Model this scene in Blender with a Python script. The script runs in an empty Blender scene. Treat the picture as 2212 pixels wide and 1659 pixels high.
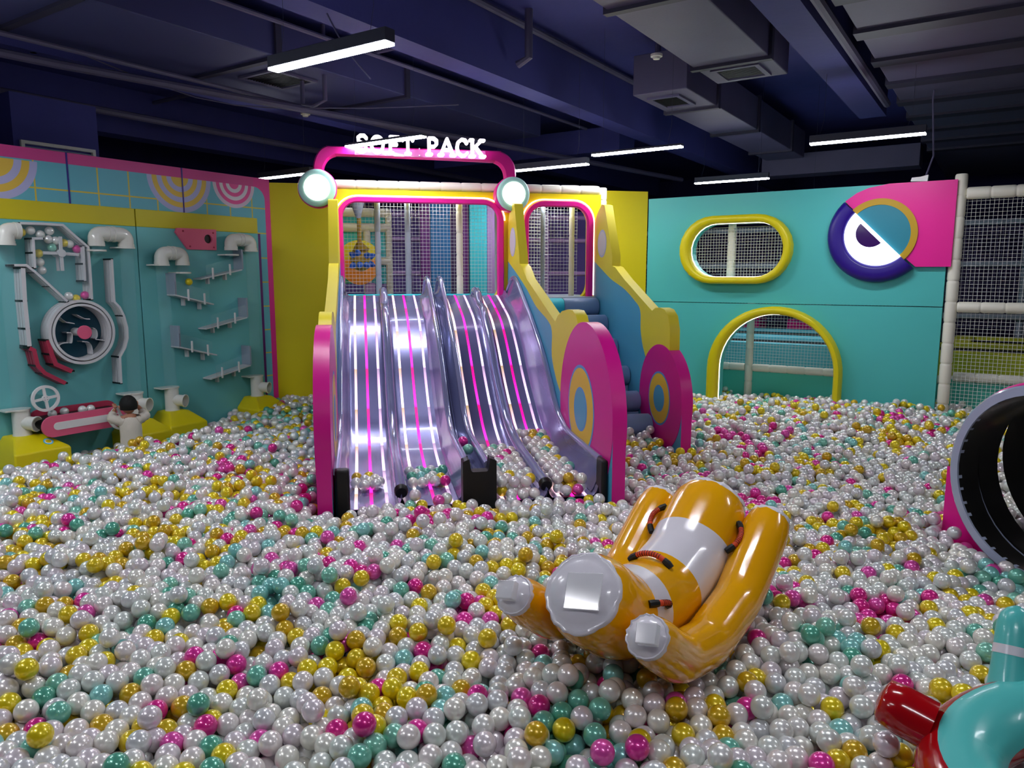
import bpy, bmesh, math, random
import numpy as np
from math import sin, cos, pi, sqrt, atan, radians, hypot
from mathutils import Vector, Matrix, geometry

random.seed(7)
SC = bpy.context.scene
COL = SC.collection

# ------------------------------------------------------------------ camera
FPX = 1591.0                       # focal length in pixels of the 2212x1659 frame
PITCH = atan(230 / FPX)
YAW = radians(33.6)
CZ = 1.57
cam = bpy.data.cameras.new('camera')
camo = bpy.data.objects.new('camera', cam)
COL.objects.link(camo)
cam.sensor_fit = 'HORIZONTAL'
cam.sensor_width = 36.0
cam.lens = 36.0 * FPX / 2212.0
cam.clip_start = 0.05
cam.clip_end = 100
camo.location = (0, 0, CZ)
camo.rotation_euler = (pi / 2 - PITCH, 0, YAW)
SC.camera = camo

# ------------------------------------------------------------------ light
w = bpy.data.worlds.new('world')
SC.world = w
w.use_nodes = True
w.node_tree.nodes['Background'].inputs[0].default_value = (0.32, 0.36, 0.62, 1)
w.node_tree.nodes['Background'].inputs[1].default_value = 0.30
SC.view_settings.view_transform = 'Standard'
SC.view_settings.look = 'None'
SC.view_settings.exposure = 0.0
SC.view_settings.gamma = 1.0
SC.view_settings.use_curve_mapping = False

# ------------------------------------------------------------------ frames
class Fr:
    def __init__(s, O, ex, en, ey=(0, 0, 1)):
        s.O = np.array(O, float); s.ex = np.array(ex, float); s.en = np.array(en, float); s.ey = np.array(ey, float)
    def __call__(s, a, b, c=0.0):
        return s.O + s.ex * a + s.ey * b + s.en * c

def ray(px, py):
    u = px - 1106; v = 829.5 - py
    f = FPX * cos(PITCH) + v * sin(PITCH); z = -FPX * sin(PITCH) + v * cos(PITCH)
    return np.array([-f * sin(YAW) + u * cos(YAW), f * cos(YAW) + u * sin(YAW), z])
CAM = np.array([0, 0, CZ])
def fp(fr, px, py, c=0.0):
    """point (a, b) of a real plane of the room that the photo shows at px, py"""
    d = ray(px, py); O = fr.O + fr.en * c
    q = CAM + d * (np.dot(O - CAM, fr.en) / np.dot(d, fr.en)) - O
    return (float(q @ fr.ex), float(q @ fr.ey))
def atz(px, py, z):
    d = ray(px, py)
    return CAM + d * (z - CZ) / d[2]

S2 = sqrt(.5)
XL = -6.3458; YC = 5.0695; YB = 7.967
LW = Fr((XL, 0, 0), (0, 1, 0), (1, 0, 0))                 # left wall
F0 = np.array([XL, YC, 0.0]); UU = np.array([S2, S2, 0]); NN = np.array([S2, -S2, 0])
FC = Fr(F0, UU, NN)                                        # slanted facade in the corner
TW = Fr((0, YB, 0), (1, 0, 0), (0, -1, 0))                # right teal wall
def SP(u):
    return Fr(F0 + UU * u, NN, -UU)                        # upright planes square to the facade
N0 = 1.15                                                  # front of the slide tower

# ------------------------------------------------------------------ mesh builder
class MB:
    def __init__(s):
        s.v = []; s.f = []; s.m = []; s.uv = []
    def add(s, verts, faces, mi=0, uvs=None):
        o = len(s.v)
        s.v += [tuple(float(c) for c in p) for p in verts]
        for i, f in enumerate(faces):
            s.f.append(tuple(o + k for k in f)); s.m.append(mi if not isinstance(mi, (list, tuple)) else mi[i])
            s.uv.append([uvs[k] for k in f] if uvs is not None else [(0, 0)] * len(f))
        return s
    def box(s, fr, a0, a1, b0, b1, c0, c1, mi=0):
        if a0 > a1: a0, a1 = a1, a0
        if b0 > b1: b0, b1 = b1, b0
        if c0 > c1: c0, c1 = c1, c0
        V = [(a, b, c) for c in (c0, c1) for b in (b0, b1) for a in (a0, a1)]
        F = [(0, 2, 3, 1), (4, 5, 7, 6), (0, 1, 5, 4), (2, 6, 7, 3), (0, 4, 6, 2), (1, 3, 7, 5)]
        return s.add([fr(*p) for p in V], F, mi, [(p[0], p[1]) for p in V])
    def prism(s, fr, pts, c0, c1, mi=0, ms=None, holes=(), back=True):
        """outline in the frame's plane, thick from c0 to c1 (front)"""
        ms = mi if ms is None else ms
        loops = [list(pts)] + [list(h) for h in holes]
        flat = [p for l in loops for p in l]
        tris = geometry.tessellate_polygon([[Vector((p[0], p[1], 0)) for p in l] for l in loops])
        def nrm(t):
            (ax, ay), (bx, by), (cx, cy) = [flat[k][:2] for k in t]
            return (bx - ax) * (cy - ay) - (by - ay) * (cx - ax)
        tris = [t if nrm(t) > 0 else (t[0], t[2], t[1]) for t in tris]
        hand = np.dot(np.cross(fr.ex, fr.ey), fr.en) > 0
        T = tris if hand else [(t[0], t[2], t[1]) for t in tris]
        uv = [(p[0], p[1]) for p in flat]
        s.add([fr(p[0], p[1], c1) for p in flat], T, mi, uv)
        if back:
            s.add([fr(p[0], p[1], c0) for p in flat], [(t[0], t[2], t[1]) for t in T], ms, uv)
        for l in loops:
            n = len(l)
            s.add([fr(p[0], p[1], c1) for p in l] + [fr(p[0], p[1], c0) for p in l],
                  [(i, i + n, (i + 1) % n + n, (i + 1) % n) for i in range(n)], ms, [(p[0], p[1]) for p in l] * 2)
        return s
    def tube(s, pts, r, seg=12, caps=True, mi=0, closed=False):
        """round tube along 3-D points; r a number or a list"""
        P = [np.array(p, float) for p in pts]; n = len(P)
        R = r if isinstance(r, (list, tuple, np.ndarray)) else [r] * n
        T = []
        for i in range(n):
            a = P[(i - 1) % n] if (closed or i > 0) else P[i]
            b = P[(i + 1) % n] if (closed or i < n - 1) else P[i]
            t = b - a; T.append(t / (np.linalg.norm(t) + 1e-12))
        up = np.array([0, 0, 1.0]) if abs(T[0][2]) < .9 else np.array([1.0, 0, 0])
        x = np.cross(T[0], up); x /= np.linalg.norm(x)
        V = []
        for i in range(n):
            x = x - T[i] * np.dot(x, T[i]); x /= np.linalg.norm(x); y = np.cross(T[i], x)
            for k in range(seg):
                an = 2 * pi * k / seg
                V.append(P[i] + R[i] * (cos(an) * x + sin(an) * y))
        F = []
        for i in range(n if closed else n - 1):
            j = (i + 1) % n
            for k in range(seg):
                k2 = (k + 1) % seg
                F.append((i * seg + k, i * seg + k2, j * seg + k2, j * seg + k))
        if caps and not closed:
            F.append(tuple(range(seg - 1, -1, -1))); F.append(tuple((n - 1) * seg + k for k in range(seg)))
        UV = [(k / seg, i / max(n - 1, 1)) for i in range(n) for k in range(seg)]
        return s.add(V, F, mi, UV)
    def lathe(s, c, d, prof, seg=24, mi=0, closed=False):
        """profile (distance along d, radius) turned about the axis through c"""
        c = np.array(c, float); d = np.array(d, float); d = d / np.linalg.norm(d)
        x = np.cross(d, [0, 0, 1.0] if abs(d[2]) < .9 else [1.0, 0, 0]); x /= np.linalg.norm(x); y = np.cross(d, x)
        G = [[c + d * t_ + r_ * (x * cos(2 * pi * k / seg) + y * sin(2 * pi * k / seg)) for k in range(seg)] for t_, r_ in (list(prof) + ([prof[0]] if closed else []))]
        return s.grid(G, mi, closed_u=True)
    def sphere(s, c, r, seg=16, rings=10, mi=0, sc=(1, 1, 1)):
        c = np.array(c, float); V = [c + np.array([0, 0, r * sc[2]])]
        for i in range(1, rings):
            th = pi * i / rings
            for k in range(seg):
                ph = 2 * pi * k / seg
                V.append(c + r * np.array([sin(th) * cos(ph) * sc[0], sin(th) * sin(ph) * sc[1], cos(th) * sc[2]]))
        V.append(c - np.array([0, 0, r * sc[2]]))
        F = [(0, 1 + k, 1 + (k + 1) % seg) for k in range(seg)]
        for i in range(rings - 2):
            for k in range(seg):
                a = 1 + i * seg + k; b = 1 + i * seg + (k + 1) % seg
                F.append((a, a + seg, b + seg, b))
        L = len(V) - 1; o = 1 + (rings - 2) * seg
        F += [(o + k, L, o + (k + 1) % seg) for k in range(seg)]
        return s.add(V, F, mi)
    def grid(s, G, mi=0, uv=None, closed_u=False):
        """G[i][j] 3-D points"""
        n = len(G); m = len(G[0]); F = []
        for i in range(n - 1):
            for j in range(m if closed_u else m - 1):
                F.append((i * m + j, i * m + (j + 1) % m, (i + 1) * m + (j + 1) % m, (i + 1) * m + j))
        return s.add([p for r in G for p in r], F, mi, uv)

LOC = {}
def tag(o, label=None, cat=None, group=None, kind=None):
    if label: o['label'] = label
    if cat: o['category'] = cat
    if group: o['group'] = group
    if kind: o['kind'] = kind
    return o
def thing(name, loc, label, cat, group=None):
    o = bpy.data.objects.new(name, None); COL.objects.link(o)
    o.location = tuple(float(c) for c in loc); o.empty_display_size = .1
    LOC[o.name] = np.array([float(c) for c in loc])
    return tag(o, label, cat, group)
def obj(name, mb, mats, parent=None, bevel=0, smooth=35, label=None, origin=None, sub=0, thick=0):
    if not isinstance(mats, (list, tuple)): mats = [mats]
    V = np.array(mb.v, float)
    if parent is not None: L = LOC[parent.name]
    elif origin is not None: L = np.array(origin, float)
    else:
        L = (V.min(0) + V.max(0)) / 2; L[2] = V[:, 2].min()
    me = bpy.data.meshes.new(name)
    me.from_pydata((V - L).tolist(), [], mb.f)
    for m in mats: me.materials.append(m)
    me.polygons.foreach_set('material_index', mb.m)
    uvl = me.uv_layers.new(name='UVMap')
    uvl.data.foreach_set('uv', [float(c) for f in mb.uv for t in f for c in t])
    me.update()
    if smooth:
        me.shade_smooth()
        me.set_sharp_from_angle(angle=radians(smooth))
    o = bpy.data.objects.new(name, me); COL.objects.link(o)
    if parent is not None: o.parent = parent
    else: o.location = tuple(L)
    LOC[o.name] = L
    if thick:
        md = o.modifiers.new('thick', 'SOLIDIFY'); md.thickness = thick; md.offset = 0
    if bevel:
        md = o.modifiers.new('bevel', 'BEVEL'); md.width = bevel; md.segments = 3; md.limit_method = 'ANGLE'; md.angle_limit = radians(40)
    if sub:
        md = o.modifiers.new('sub', 'SUBSURF'); md.levels = sub; md.render_levels = sub
    if label: o['label'] = label
    return o
def struct(name, mb, mats, **k):
    o = obj(name, mb, mats, **k); o['kind'] = 'structure'
    return o

# ------------------------------------------------------------------ materials
def srgb(h):
    if isinstance(h, str):
        c = [int(h[i:i + 2], 16) / 255 for i in (0, 2, 4)]
    else: c = [x / 255 for x in h]
    return tuple(x / 12.92 if x <= .04045 else ((x + .055) / 1.055) ** 2.4 for x in c) + (1,)
def pm(name, col, rough=.5, metal=0, coat=0, emit=None, es=0, trans=0, ior=1.45, alpha=1, bump=0, bscale=60, var=0, spec=.5):
    m = bpy.data.materials.new(name); m.use_nodes = True
    nt = m.node_tree; b = nt.nodes['Principled BSDF']
    c = srgb(col); b.inputs['Base Color'].default_value = c
    b.inputs['Roughness'].default_value = rough; b.inputs['Metallic'].default_value = metal
    b.inputs['Coat Weight'].default_value = coat; b.inputs['Coat Roughness'].default_value = .08
    b.inputs['Specular IOR Level'].default_value = spec
    b.inputs['IOR'].default_value = ior
    if trans: b.inputs['Transmission Weight'].default_value = trans
    if alpha < 1: b.inputs['Alpha'].default_value = alpha
    if emit: b.inputs['Emission Color'].default_value = srgb(emit); b.inputs['Emission Strength'].default_value = es
    if bump or var:
        tc = nt.nodes.new('ShaderNodeTexCoord'); nz = nt.nodes.new('ShaderNodeTexNoise')
        nz.inputs['Scale'].default_value = bscale; nz.inputs['Detail'].default_value = 3
        nt.links.new(tc.outputs['Object'], nz.inputs['Vector'])
        if bump:
            bp = nt.nodes.new('ShaderNodeBump'); bp.inputs['Strength'].default_value = bump; bp.inputs['Distance'].default_value = .01
            nt.links.new(nz.outputs[0], bp.inputs['Height']); nt.links.new(bp.outputs[0], b.inputs['Normal'])
        if var:
            n2 = nt.nodes.new('ShaderNodeTexNoise'); n2.inputs['Scale'].default_value = 3; n2.inputs['Detail'].default_value = 4
            nt.links.new(tc.outputs['Object'], n2.inputs['Vector'])
            mx = nt.nodes.new('ShaderNodeMix'); mx.data_type = 'RGBA'
            mx.inputs[6].default_value = tuple(x * (1 - var) for x in c[:3]) + (1,); mx.inputs[7].default_value = tuple(min(1, x * (1 + var)) for x in c[:3]) + (1,)
            nt.links.new(n2.outputs[0], mx.inputs[0]); nt.links.new(mx.outputs[2], b.inputs['Base Color'])
    return m

M = {}
M['floor'] = pm('floor_mat', '3a3a40', .8)
M['ceil'] = pm('ceiling_paint', (60, 62, 132), .75, bump=.25, bscale=14, var=.15)
M['flange'] = pm('flange_steel', (44, 42, 64), .6)
M['ceilL'] = pm('ceiling_duct_navy', (56, 58, 104), .6)
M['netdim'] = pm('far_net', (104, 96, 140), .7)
M['ceil2'] = pm('ceiling_steel', (84, 80, 110), .6, bump=.1, var=.12)
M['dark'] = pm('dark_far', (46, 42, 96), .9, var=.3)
M['black'] = pm('black_rubber', '0a0a0c', .45)
M['yellow'] = pm('yellow_vinyl', (222, 205, 8), .42, bump=.04)
M['yellowL'] = pm('yellow_vinyl_soft', (226, 208, 50), .42, bump=.04)
M['pink'] = pm('pink_vinyl', (236, 22, 150), .4, bump=.04)
M['magenta'] = pm('magenta_vinyl', (214, 20, 140), .35, bump=.03)
M['teal'] = pm('teal_vinyl', (78, 188, 186), .45, bump=.04, bscale=8)
M['tealb'] = pm('teal_board', (106, 184, 186), .4)
M['blue'] = pm('blue_vinyl', (78, 160, 196), .42)
M['skyring'] = pm('sky_ring', (88, 150, 214), .42)
M['navy'] = pm('navy_vinyl', (40, 10, 130), .35)
M['purple'] = pm('purple_vinyl', (96, 26, 112), .5)
M['dpurple'] = pm('dark_purple_vinyl', (52, 24, 76), .5)
M['mauve'] = pm('mauve_vinyl', (170, 130, 190), .5)
M['blue2'] = pm('deep_blue_vinyl', (30, 104, 160), .5)
M['cyan'] = pm('cyan_vinyl', (60, 200, 215), .5)
M['mint'] = pm('mint_shell', (186, 236, 226), .4)
M['white'] = pm('white_plastic', (226, 226, 226), .3, coat=.3)
M['cream'] = pm('cream_padding', (232, 228, 214), .5, bump=.05, bscale=20)
M['greypad'] = pm('grey_padding', (150, 160, 176), .5)
M['pvc'] = pm('pvc_white', (222, 222, 214), .22, coat=.4)
M['rail'] = pm('white_rail', (205, 205, 208), .35)
M['railback'] = pm('grey_panel', (150, 160, 176), .4)
M['clear'] = pm('clear_acrylic', (205, 235, 245), .03, alpha=.05, spec=1)
M['pinkp'] = pm('pink_plate', (226, 96, 132), .35)
M['redp'] = pm('red_pink_plate', (176, 52, 80), .35)
M['net'] = pm('white_net', (225, 225, 225), .7)
M['orange'] = pm('orange_vinyl', (236, 140, 30), .5)
M['mustard'] = pm('mustard_vinyl', (190, 150, 20), .5)
M['roller'] = pm('grey_blue_roller', (126, 150, 190), .4)
M['slide'] = pm('slide_shell', (128, 128, 178), .27, metal=.45, coat=.6)
M['slide2'] = pm('slide_edge', (150, 154, 196), .14, metal=.45, coat=.6)
M['steel'] = pm('stainless', (205, 203, 200), .24, metal=1)
M['greyring'] = pm('grey_gloss', (170, 180, 205), .15, coat=.6)
M['infy'] = pm('inflatable_yellow', (236, 168, 10), .16, coat=.5, bump=.05, bscale=9)
M['infw'] = pm('inflatable_white', (222, 218, 226), .2, coat=.4, bump=.08, bscale=12)
M['infr'] = pm('inflatable_red', (168, 8, 16), .16, coat=.4, bump=.08, bscale=14)
M['infb'] = pm('inflatable_teal', (84, 190, 186), .3, coat=.2, bump=.05, bscale=9)
M['pouch'] = pm('clear_vinyl', (235, 235, 238), .1, alpha=.5, coat=.6)
M['strap'] = pm('orange_strap', (214, 70, 30), .6)
M['skin'] = pm('skin', (176, 120, 92), .5)
M['hair'] = pm('hair_black', (3, 3, 3), .7, bump=.4, bscale=140)
M['shirt'] = pm('cream_shirt', (206, 198, 184), .8, bump=.5, bscale=24)
M['pants'] = pm('beige_trousers', (186, 170, 136), .8)
M['lampw'] = pm('lamp_white', (255, 255, 255), .4, emit=(235, 242, 255), es=11)
M['signw'] = pm('sign_white', (255, 255, 255), .4, emit=(255, 238, 255), es=3.5)
M['headw'] = pm('headlight_white', (255, 255, 255), .4, emit=(255, 250, 235), es=4.5)
M['eyew'] = pm('eye_white', (255, 255, 255), .4, emit=(238, 248, 255), es=2.2)
M['ledw'] = pm('led_white', (255, 255, 255), .4, emit=(255, 248, 225), es=3.5)
M['housing'] = pm('lamp_housing', (60, 62, 80), .5)
M['trampb'] = pm('trampoline_black', (12, 12, 14), .8)
M['trampt'] = pm('trampoline_cyan', (110, 208, 224), .5)
M['trampy'] = pm('trampoline_yellow', (214, 214, 50), .5)
M['lowteal'] = pm('low_teal_wall', (72, 190, 172), .5)
M['detector'] = pm('detector_white', (225, 225, 215), .5)

# ------------------------------------------------------------------ pattern shader on UV (metres in the surface's own plane)
class Pat:
    def __init__(s, name, base, rough=.45):
        s.m = bpy.data.materials.new(name); s.m.use_nodes = True
        s.nt = s.m.node_tree; s.b = s.nt.nodes['Principled BSDF']; s.b.inputs['Roughness'].default_value = rough
        uv = s.nt.nodes.new('ShaderNodeUVMap'); uv.uv_map = 'UVMap'
        sp = s.nt.nodes.new('ShaderNodeSeparateXYZ'); s.nt.links.new(uv.outputs[0], sp.inputs[0])
        s.x, s.y = sp.outputs[0], sp.outputs[1]
        rgb = s.nt.nodes.new('ShaderNodeRGB'); rgb.outputs[0].default_value = srgb(base); s.c = rgb.outputs[0]
    def mt(s, op, a, b=None):
        n = s.nt.nodes.new('ShaderNodeMath'); n.operation = op
        for i, v in enumerate((a, b)):
            if v is None: continue
            if isinstance(v, (int, float)): n.inputs[i].default_value = v
            else: s.nt.links.new(v, n.inputs[i])
        return n.outputs[0]
    def rect(s, x0, x1, y0, y1):
        a = s.mt('MULTIPLY', s.mt('GREATER_THAN', s.x, x0), s.mt('LESS_THAN', s.x, x1))
        b = s.mt('MULTIPLY', s.mt('GREATER_THAN', s.y, y0), s.mt('LESS_THAN', s.y, y1))
        return s.mt('MULTIPLY', a, b)
    def circ(s, cx, cy, r):
        dx = s.mt('SUBTRACT', s.x, cx); dy = s.mt('SUBTRACT', s.y, cy)
        d = s.mt('ADD', s.mt('MULTIPLY', dx, dx), s.mt('MULTIPLY', dy, dy))
        return s.mt('LESS_THAN', d, r * r)
    def andm(s, a, b): return s.mt('MULTIPLY', a, b)
    def notm(s, a): return s.mt('SUBTRACT', 1.0, a)
    def paint(s, mask, col):
        n = s.nt.nodes.new('ShaderNodeMix'); n.data_type = 'RGBA'
        s.nt.links.new(mask, n.inputs[0]); s.nt.links.new(s.c, n.inputs[6]); n.inputs[7].default_value = srgb(col)
        s.c = n.outputs[2]
    def done(s):
        s.nt.links.new(s.c, s.b.inputs['Base Color']); return s.m

def ell(cx, cy, rx, ry, n=48, a0=0, a1=2 * pi, inc=False):
    k = n if not inc else n - 1
    return [(cx + rx * cos(a0 + (a1 - a0) * i / k), cy + ry * sin(a0 + (a1 - a0) * i / k)) for i in range(n)]
def rrect(x0, x1, y0, y1, r, n=8, corners=(1, 1, 1, 1)):
    P = []
    for (cx, cy, a, on) in ((x1, y1, 0, corners[0]), (x0, y1, pi / 2, corners[1]), (x0, y0, pi, corners[2]), (x1, y0, 3 * pi / 2, corners[3])):
        sx = -1 if cx == x1 else 1; sy = -1 if cy == y1 else 1
        if not on: P.append((cx, cy)); continue
        for i in range(n + 1):
            t = a + pi / 2 * i / n
            P.append((cx + sx * r + r * cos(t), cy + sy * r + r * sin(t)))
    return P
def spline(pts, n=6):
    """Catmull-Rom through the points"""
    P = [np.array(p, float) for p in pts]; out = []
    for i in range(len(P) - 1):
        p0 = P[max(i - 1, 0)]; p1 = P[i]; p2 = P[i + 1]; p3 = P[min(i + 2, len(P) - 1)]
        for k in range(n):
            t = k / n
            out.append(.5 * ((2 * p1) + (-p0 + p2) * t + (2 * p0 - 5 * p1 + 4 * p2 - p3) * t * t + (-p0 + 3 * p1 - 3 * p2 + p3) * t ** 3))
    out.append(P[-1]); return out

# ================================================================== SETTING
WF = Fr((0, 0, 0), (1, 0, 0), (0, 0, 1), (0, 1, 0))       # floor frame: a=x b=y c=z
struct('floor', MB().box(WF, -11, 7, -3.5, 17, -.12, 0), M['floor'])
ZS = CZ + 2.25                                             # slab underside
ZB = CZ + 1.7                                              # beam underside
struct('ceiling', MB().box(WF, -11.5, 7.5, -4, 17.5, ZS, ZS + .2), M['ceil'])
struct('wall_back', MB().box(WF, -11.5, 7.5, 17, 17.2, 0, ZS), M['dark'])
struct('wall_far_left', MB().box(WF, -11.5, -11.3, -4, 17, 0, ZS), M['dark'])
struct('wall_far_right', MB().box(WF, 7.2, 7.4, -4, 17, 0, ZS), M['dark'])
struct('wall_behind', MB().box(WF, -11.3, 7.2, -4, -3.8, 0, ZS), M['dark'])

# left wall: printed graphic on big panels -------------------------------------
lw = lambda px, py, c=0: fp(LW, px, py, c)
ztop = lw(583, 388)[1]
p = Pat('wall_graphic', (98, 178, 196), .5)
yr = YC
gx = [lw(x, 440)[0] for x in (79, 215, 281, 341, 447, 497, 544)]
g0 = gx[0]; dx = .42
zrow = [lw(575, y)[1] for y in (451.5, 504.8, 557.5, 609.3, 661.2, 712, 762, 812)]
for x in gx + [gx[0] - .45, gx[0] - .9, gx[0] - 1.35]:
    p.paint(p.rect(x - .006, x + .006, 0, 3), (214, 190, 60))
for z in zrow + [zrow[0] + .27]:
    p.paint(p.rect(-5, 6, z - .006, z + .006), (214, 190, 60))
def arcs(px, py, r, cols, w_):
    cx, cz = lw(px, py)
    for i, c in enumerate(cols):
        p.paint(p.andm(p.circ(cx, cz, r - i * w_), p.rect(-9, 9, 0, cz)), c)
lav = (176, 178, 220)
arcs(388, 383, .315, [lav, (222, 186, 70), lav, (222, 186, 70), lav, (222, 186, 70)], .046)
arcs(505, 396, .235, [(214, 196, 214), (226, 72, 150), (222, 214, 224), (226, 72, 150), (222, 214, 224), (226, 72, 150)], .036)
arcs(-18, 338, .31, [lav, (222, 186, 70), lav, (222, 186, 70)], .055)
# pink band on top and down the right edge with a rounded inner corner
zb = lw(390, 384)[1]; yb = lw(580, 610)[0]
R_ = .13
corner = p.andm(p.rect(yb - R_, 9, zb - R_, 9), p.notm(p.circ(yb - R_, zb - R_, R_)))
p.paint(p.rect(-9, 9, zb, 9), (205, 62, 140))
p.paint(p.rect(yb, 9, 0, 9), (224, 28, 140))
p.paint(corner, (218, 46, 142))
lwm = p.done()
m = MB().box(LW, -2.5, YC, 0, ztop, -.14, 0)
struct('wall_left', m, lwm)
m = MB()                                                   # joints between the wall panels
for x in (148, 394):
    y, z = lw(x, 400); m.box(LW, y - .006, y + .006, 1.4, ztop, 0, .004)
struct('trim_1', m, M['navy'])

# facade: plain yellow end wall of the corner ------------------------------------
UL = 4.098
m = MB().prism(FC, [(0, 0), (UL, 0), (UL, 2.53), (0, 2.53)], -.12, 0, 0, holes=[[(.72, 1.0), (3.5, 1.0), (3.5, 2.45), (.72, 2.45)]])
struct('wall_corner', m, M['yellow'])

# right teal wall with the oval and the arch cut out -----------------------------
tw = lambda px, py, c=0: fp(TW, px, py, c)
c6 = lambda x, y: (1400 + x * .3671, 370 + y * .3671)
def stad(x0, x1, y0, y1, n=14):
    r = (y1 - y0) / 2; cy = (y0 + y1) / 2
    return [(x1 - r + r * cos(t), cy + r * sin(t)) for t in np.linspace(-pi / 2, pi / 2, n)] + \
           [(x0 + r + r * cos(t), cy + r * sin(t)) for t in np.linspace(pi / 2, 3 * pi / 2, n)]
COV = .14                                                  # how far the yellow rims stand out
ov = [tw(*c6(*q), COV) for q in ((178, 460), (838, 445), (500, 255), (500, 662))]
ovi = [tw(*c6(*q), COV) for q in ((232, 460), (790, 445), (500, 300), (500, 622))]
oval_o = stad(ov[0][0], ov[1][0], ov[3][1], ov[2][1]); oval_i = stad(ovi[0][0], ovi[1][0], ovi[3][1], ovi[2][1])
def archp(x0, x1, zt, z0=0.0, n=26):
    r = (x1 - x0) / 2; cx = (x0 + x1) / 2; rz = min(r, zt - .3) * 1.0
    return [(x1, z0)] + [(cx + r * cos(t), zt - rz + rz * sin(t)) for t in np.linspace(0, pi, n)] + [(x0, z0)]
ar = [tw(*c6(*q), COV) for q in ((338, 1200), (1130, 1200), (720, 797))]
ari = [tw(*c6(*q), COV) for q in ((396, 1200), (1086, 1200), (720, 842))]
arch_o = archp(ar[0][0], ar[1][0], ar[2][1]); arch_i = archp(ari[0][0], ari[1][0], ari[2][1])
XR = tw(2037, 650)[0]; XL2 = tw(1400, 500)[0]; ZT = 2.447; ZSM = tw(1700, 657)[1]
hole_a = [(q[0] + (.02 if q[0] < 0 and i > 13 else -.02) * 0, q[1]) for i, q in enumerate(arch_i)]
# the wall is two stacked rows of padded boards
m = MB().prism(TW, [(XL2, ZSM + .004), (XR, ZSM + .004), (XR, ZT), (XL2, ZT)], -.12, 0, 0, holes=[oval_i])
ao = arch_i[::-1]
m.prism(TW, [(XL2, 0)] + ao + [(XR, 0), (XR, ZSM - .004), (XL2, ZSM - .004)], -.12, 0, 0)
struct('wall_right', m, M['teal'], smooth=0)

def rim(name, o, i, label, c1, led=True, closed=True, cat='window rim'):
    t = thing(name, TW(sum(q[0] for q in o) / len(o), min(q[1] for q in o), 0), label, cat)
    m = MB()
    n = len(o)
    # padded profile: bridge outline rings so the front edge is rounded
    prof = [(0, 0.0), (0, c1 - .03), (.25, c1), (.75, c1), (1, c1 - .03), (1, 0.0)]
    G = []
    for tt, cc in prof:
        G.append([TW(o[k][0] * (1 - tt) + i[k][0] * tt, o[k][1] * (1 - tt) + i[k][1] * tt, cc) for k in range(n)])
    m.grid(G, 0, closed_u=closed)
    obj('padded_rim', m, M['yellow'], t, smooth=60)
    if led:
        m = MB()
        if closed:
            sc = lambda q, s_: q
        cx = sum(q[0] for q in i) / n; cz = sum(q[1] for q in i) / n
        A = [TW(q[0] + (cx - q[0]) * .0, q[1], c1 - .05) for q in i]
        A = [TW(q[0], q[1], .02) for q in i]
        m.tube(A, .007, 6, caps=False, closed=closed)
        obj('light_strip', m, M['ledw'], t, label='lit white light strip')
    return t
rim('oval_window_rim', oval_o, oval_i, 'yellow padded oval rim around the netted window in the teal wall', COV)
rim('arch_doorway_rim', arch_o, arch_i, 'tall yellow padded arch around the low doorway in the teal wall', COV, closed=False, cat='doorway rim')

# big eye decoration ---------------------------------------------------------------
def cE(x, y, c=0): return tw(*c6(x, y), c)
ea = cE(1160, 178, .08); eb = cE(1568, 568, .08)
ecx, ecz = cE(1352, 372, .06)
ang = math.atan2(eb[1] - ea[1], eb[0] - ea[0])             # slant of the cut across the eye
rn = .5 * (hypot(eb[0] - ea[0], eb[1] - ea[1]))
rt = abs(cE(1350, 197, .06)[1] - ecz); ryl = abs(cE(1350, 160, .06)[1] - ecz)
rwh = abs(cE(1342, 555, .08)[1] - ecz)
t = thing('eye_decoration', TW(ecx, ecz - rn, 0), 'large half pink half navy eye with a lit white half disc on the teal wall', 'wall decoration')
# pink corner board behind
pxr = tw(2062, 480, .04)[0]; pzb = cE(1650, 562, .04)[1]
Pk = [(pxr, pzb), (pxr, ZT), (cE(1420, 80, .04)[0], ZT)]
Pk += [cE(1300, 98, .04), cE(1230, 128, .04), cE(1160, 178, .04), (ecx, ecz), cE(1572, 562, .04)]
obj('pink_panel', MB().prism(TW, Pk[::-1], 0, .045), M['pink'], t, bevel=.008)
# upper half: yellow ring and teal disc
def half(r, up, n=30, cx=ecx, cz=ecz):
    a = ang if up else ang - pi
    return [(cx + r * cos(a + pi * i / n), cz + r * sin(a + pi * i / n)) for i in range(n + 1)]
obj('yellow_ring', MB().prism(TW, half(ryl, True) + half(rt, True)[::-1], .045, .062), M['mustard'], t, bevel=.004)
obj('teal_disc', MB().prism(TW, half(rt, True), .045, .055), pm('eye_teal', (36, 128, 150), .45), t)
# lower half: navy padded ring, lit white disc, dark iris
m = MB()
n = 36; G = []
for tt, cc in ((0, 0), (0, .05), (.12, .085), (.35, .10), (.8, .10), (.95, .085), (1, .05)):
    r = rn * (1 - tt) + rwh * tt
    G.append([TW(ecx + r * cos(ang - pi + pi * i / n), ecz + r * sin(ang - pi + pi * i / n), cc) for i in range(n + 1)])
m.grid(G, 0)
for e in (0, n):
    m.add([g[e] for g in G] + [TW(ecx + rwh * cos(ang - pi + pi * e / n), ecz + rwh * sin(ang - pi + pi * e / n), 0)], [tuple(range(len(G) + 1))], 0)
obj('navy_ring', m, M['navy'], t, smooth=50)
obj('lit_disc', MB().prism(TW, half(rwh, False), 0, .085), M['eyew'], t, label='lit white half disc')
ix, iz = cE(1311, 364, .08); ri = abs(cE(1311, 447, .08)[1] - iz)
obj('iris', MB().prism(TW, half(ri, False, cx=ix, cz=iz), .08, .09), pm('iris_gloss', (60, 24, 96), .08, coat=1), t, label='dark glossy half iris')

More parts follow.
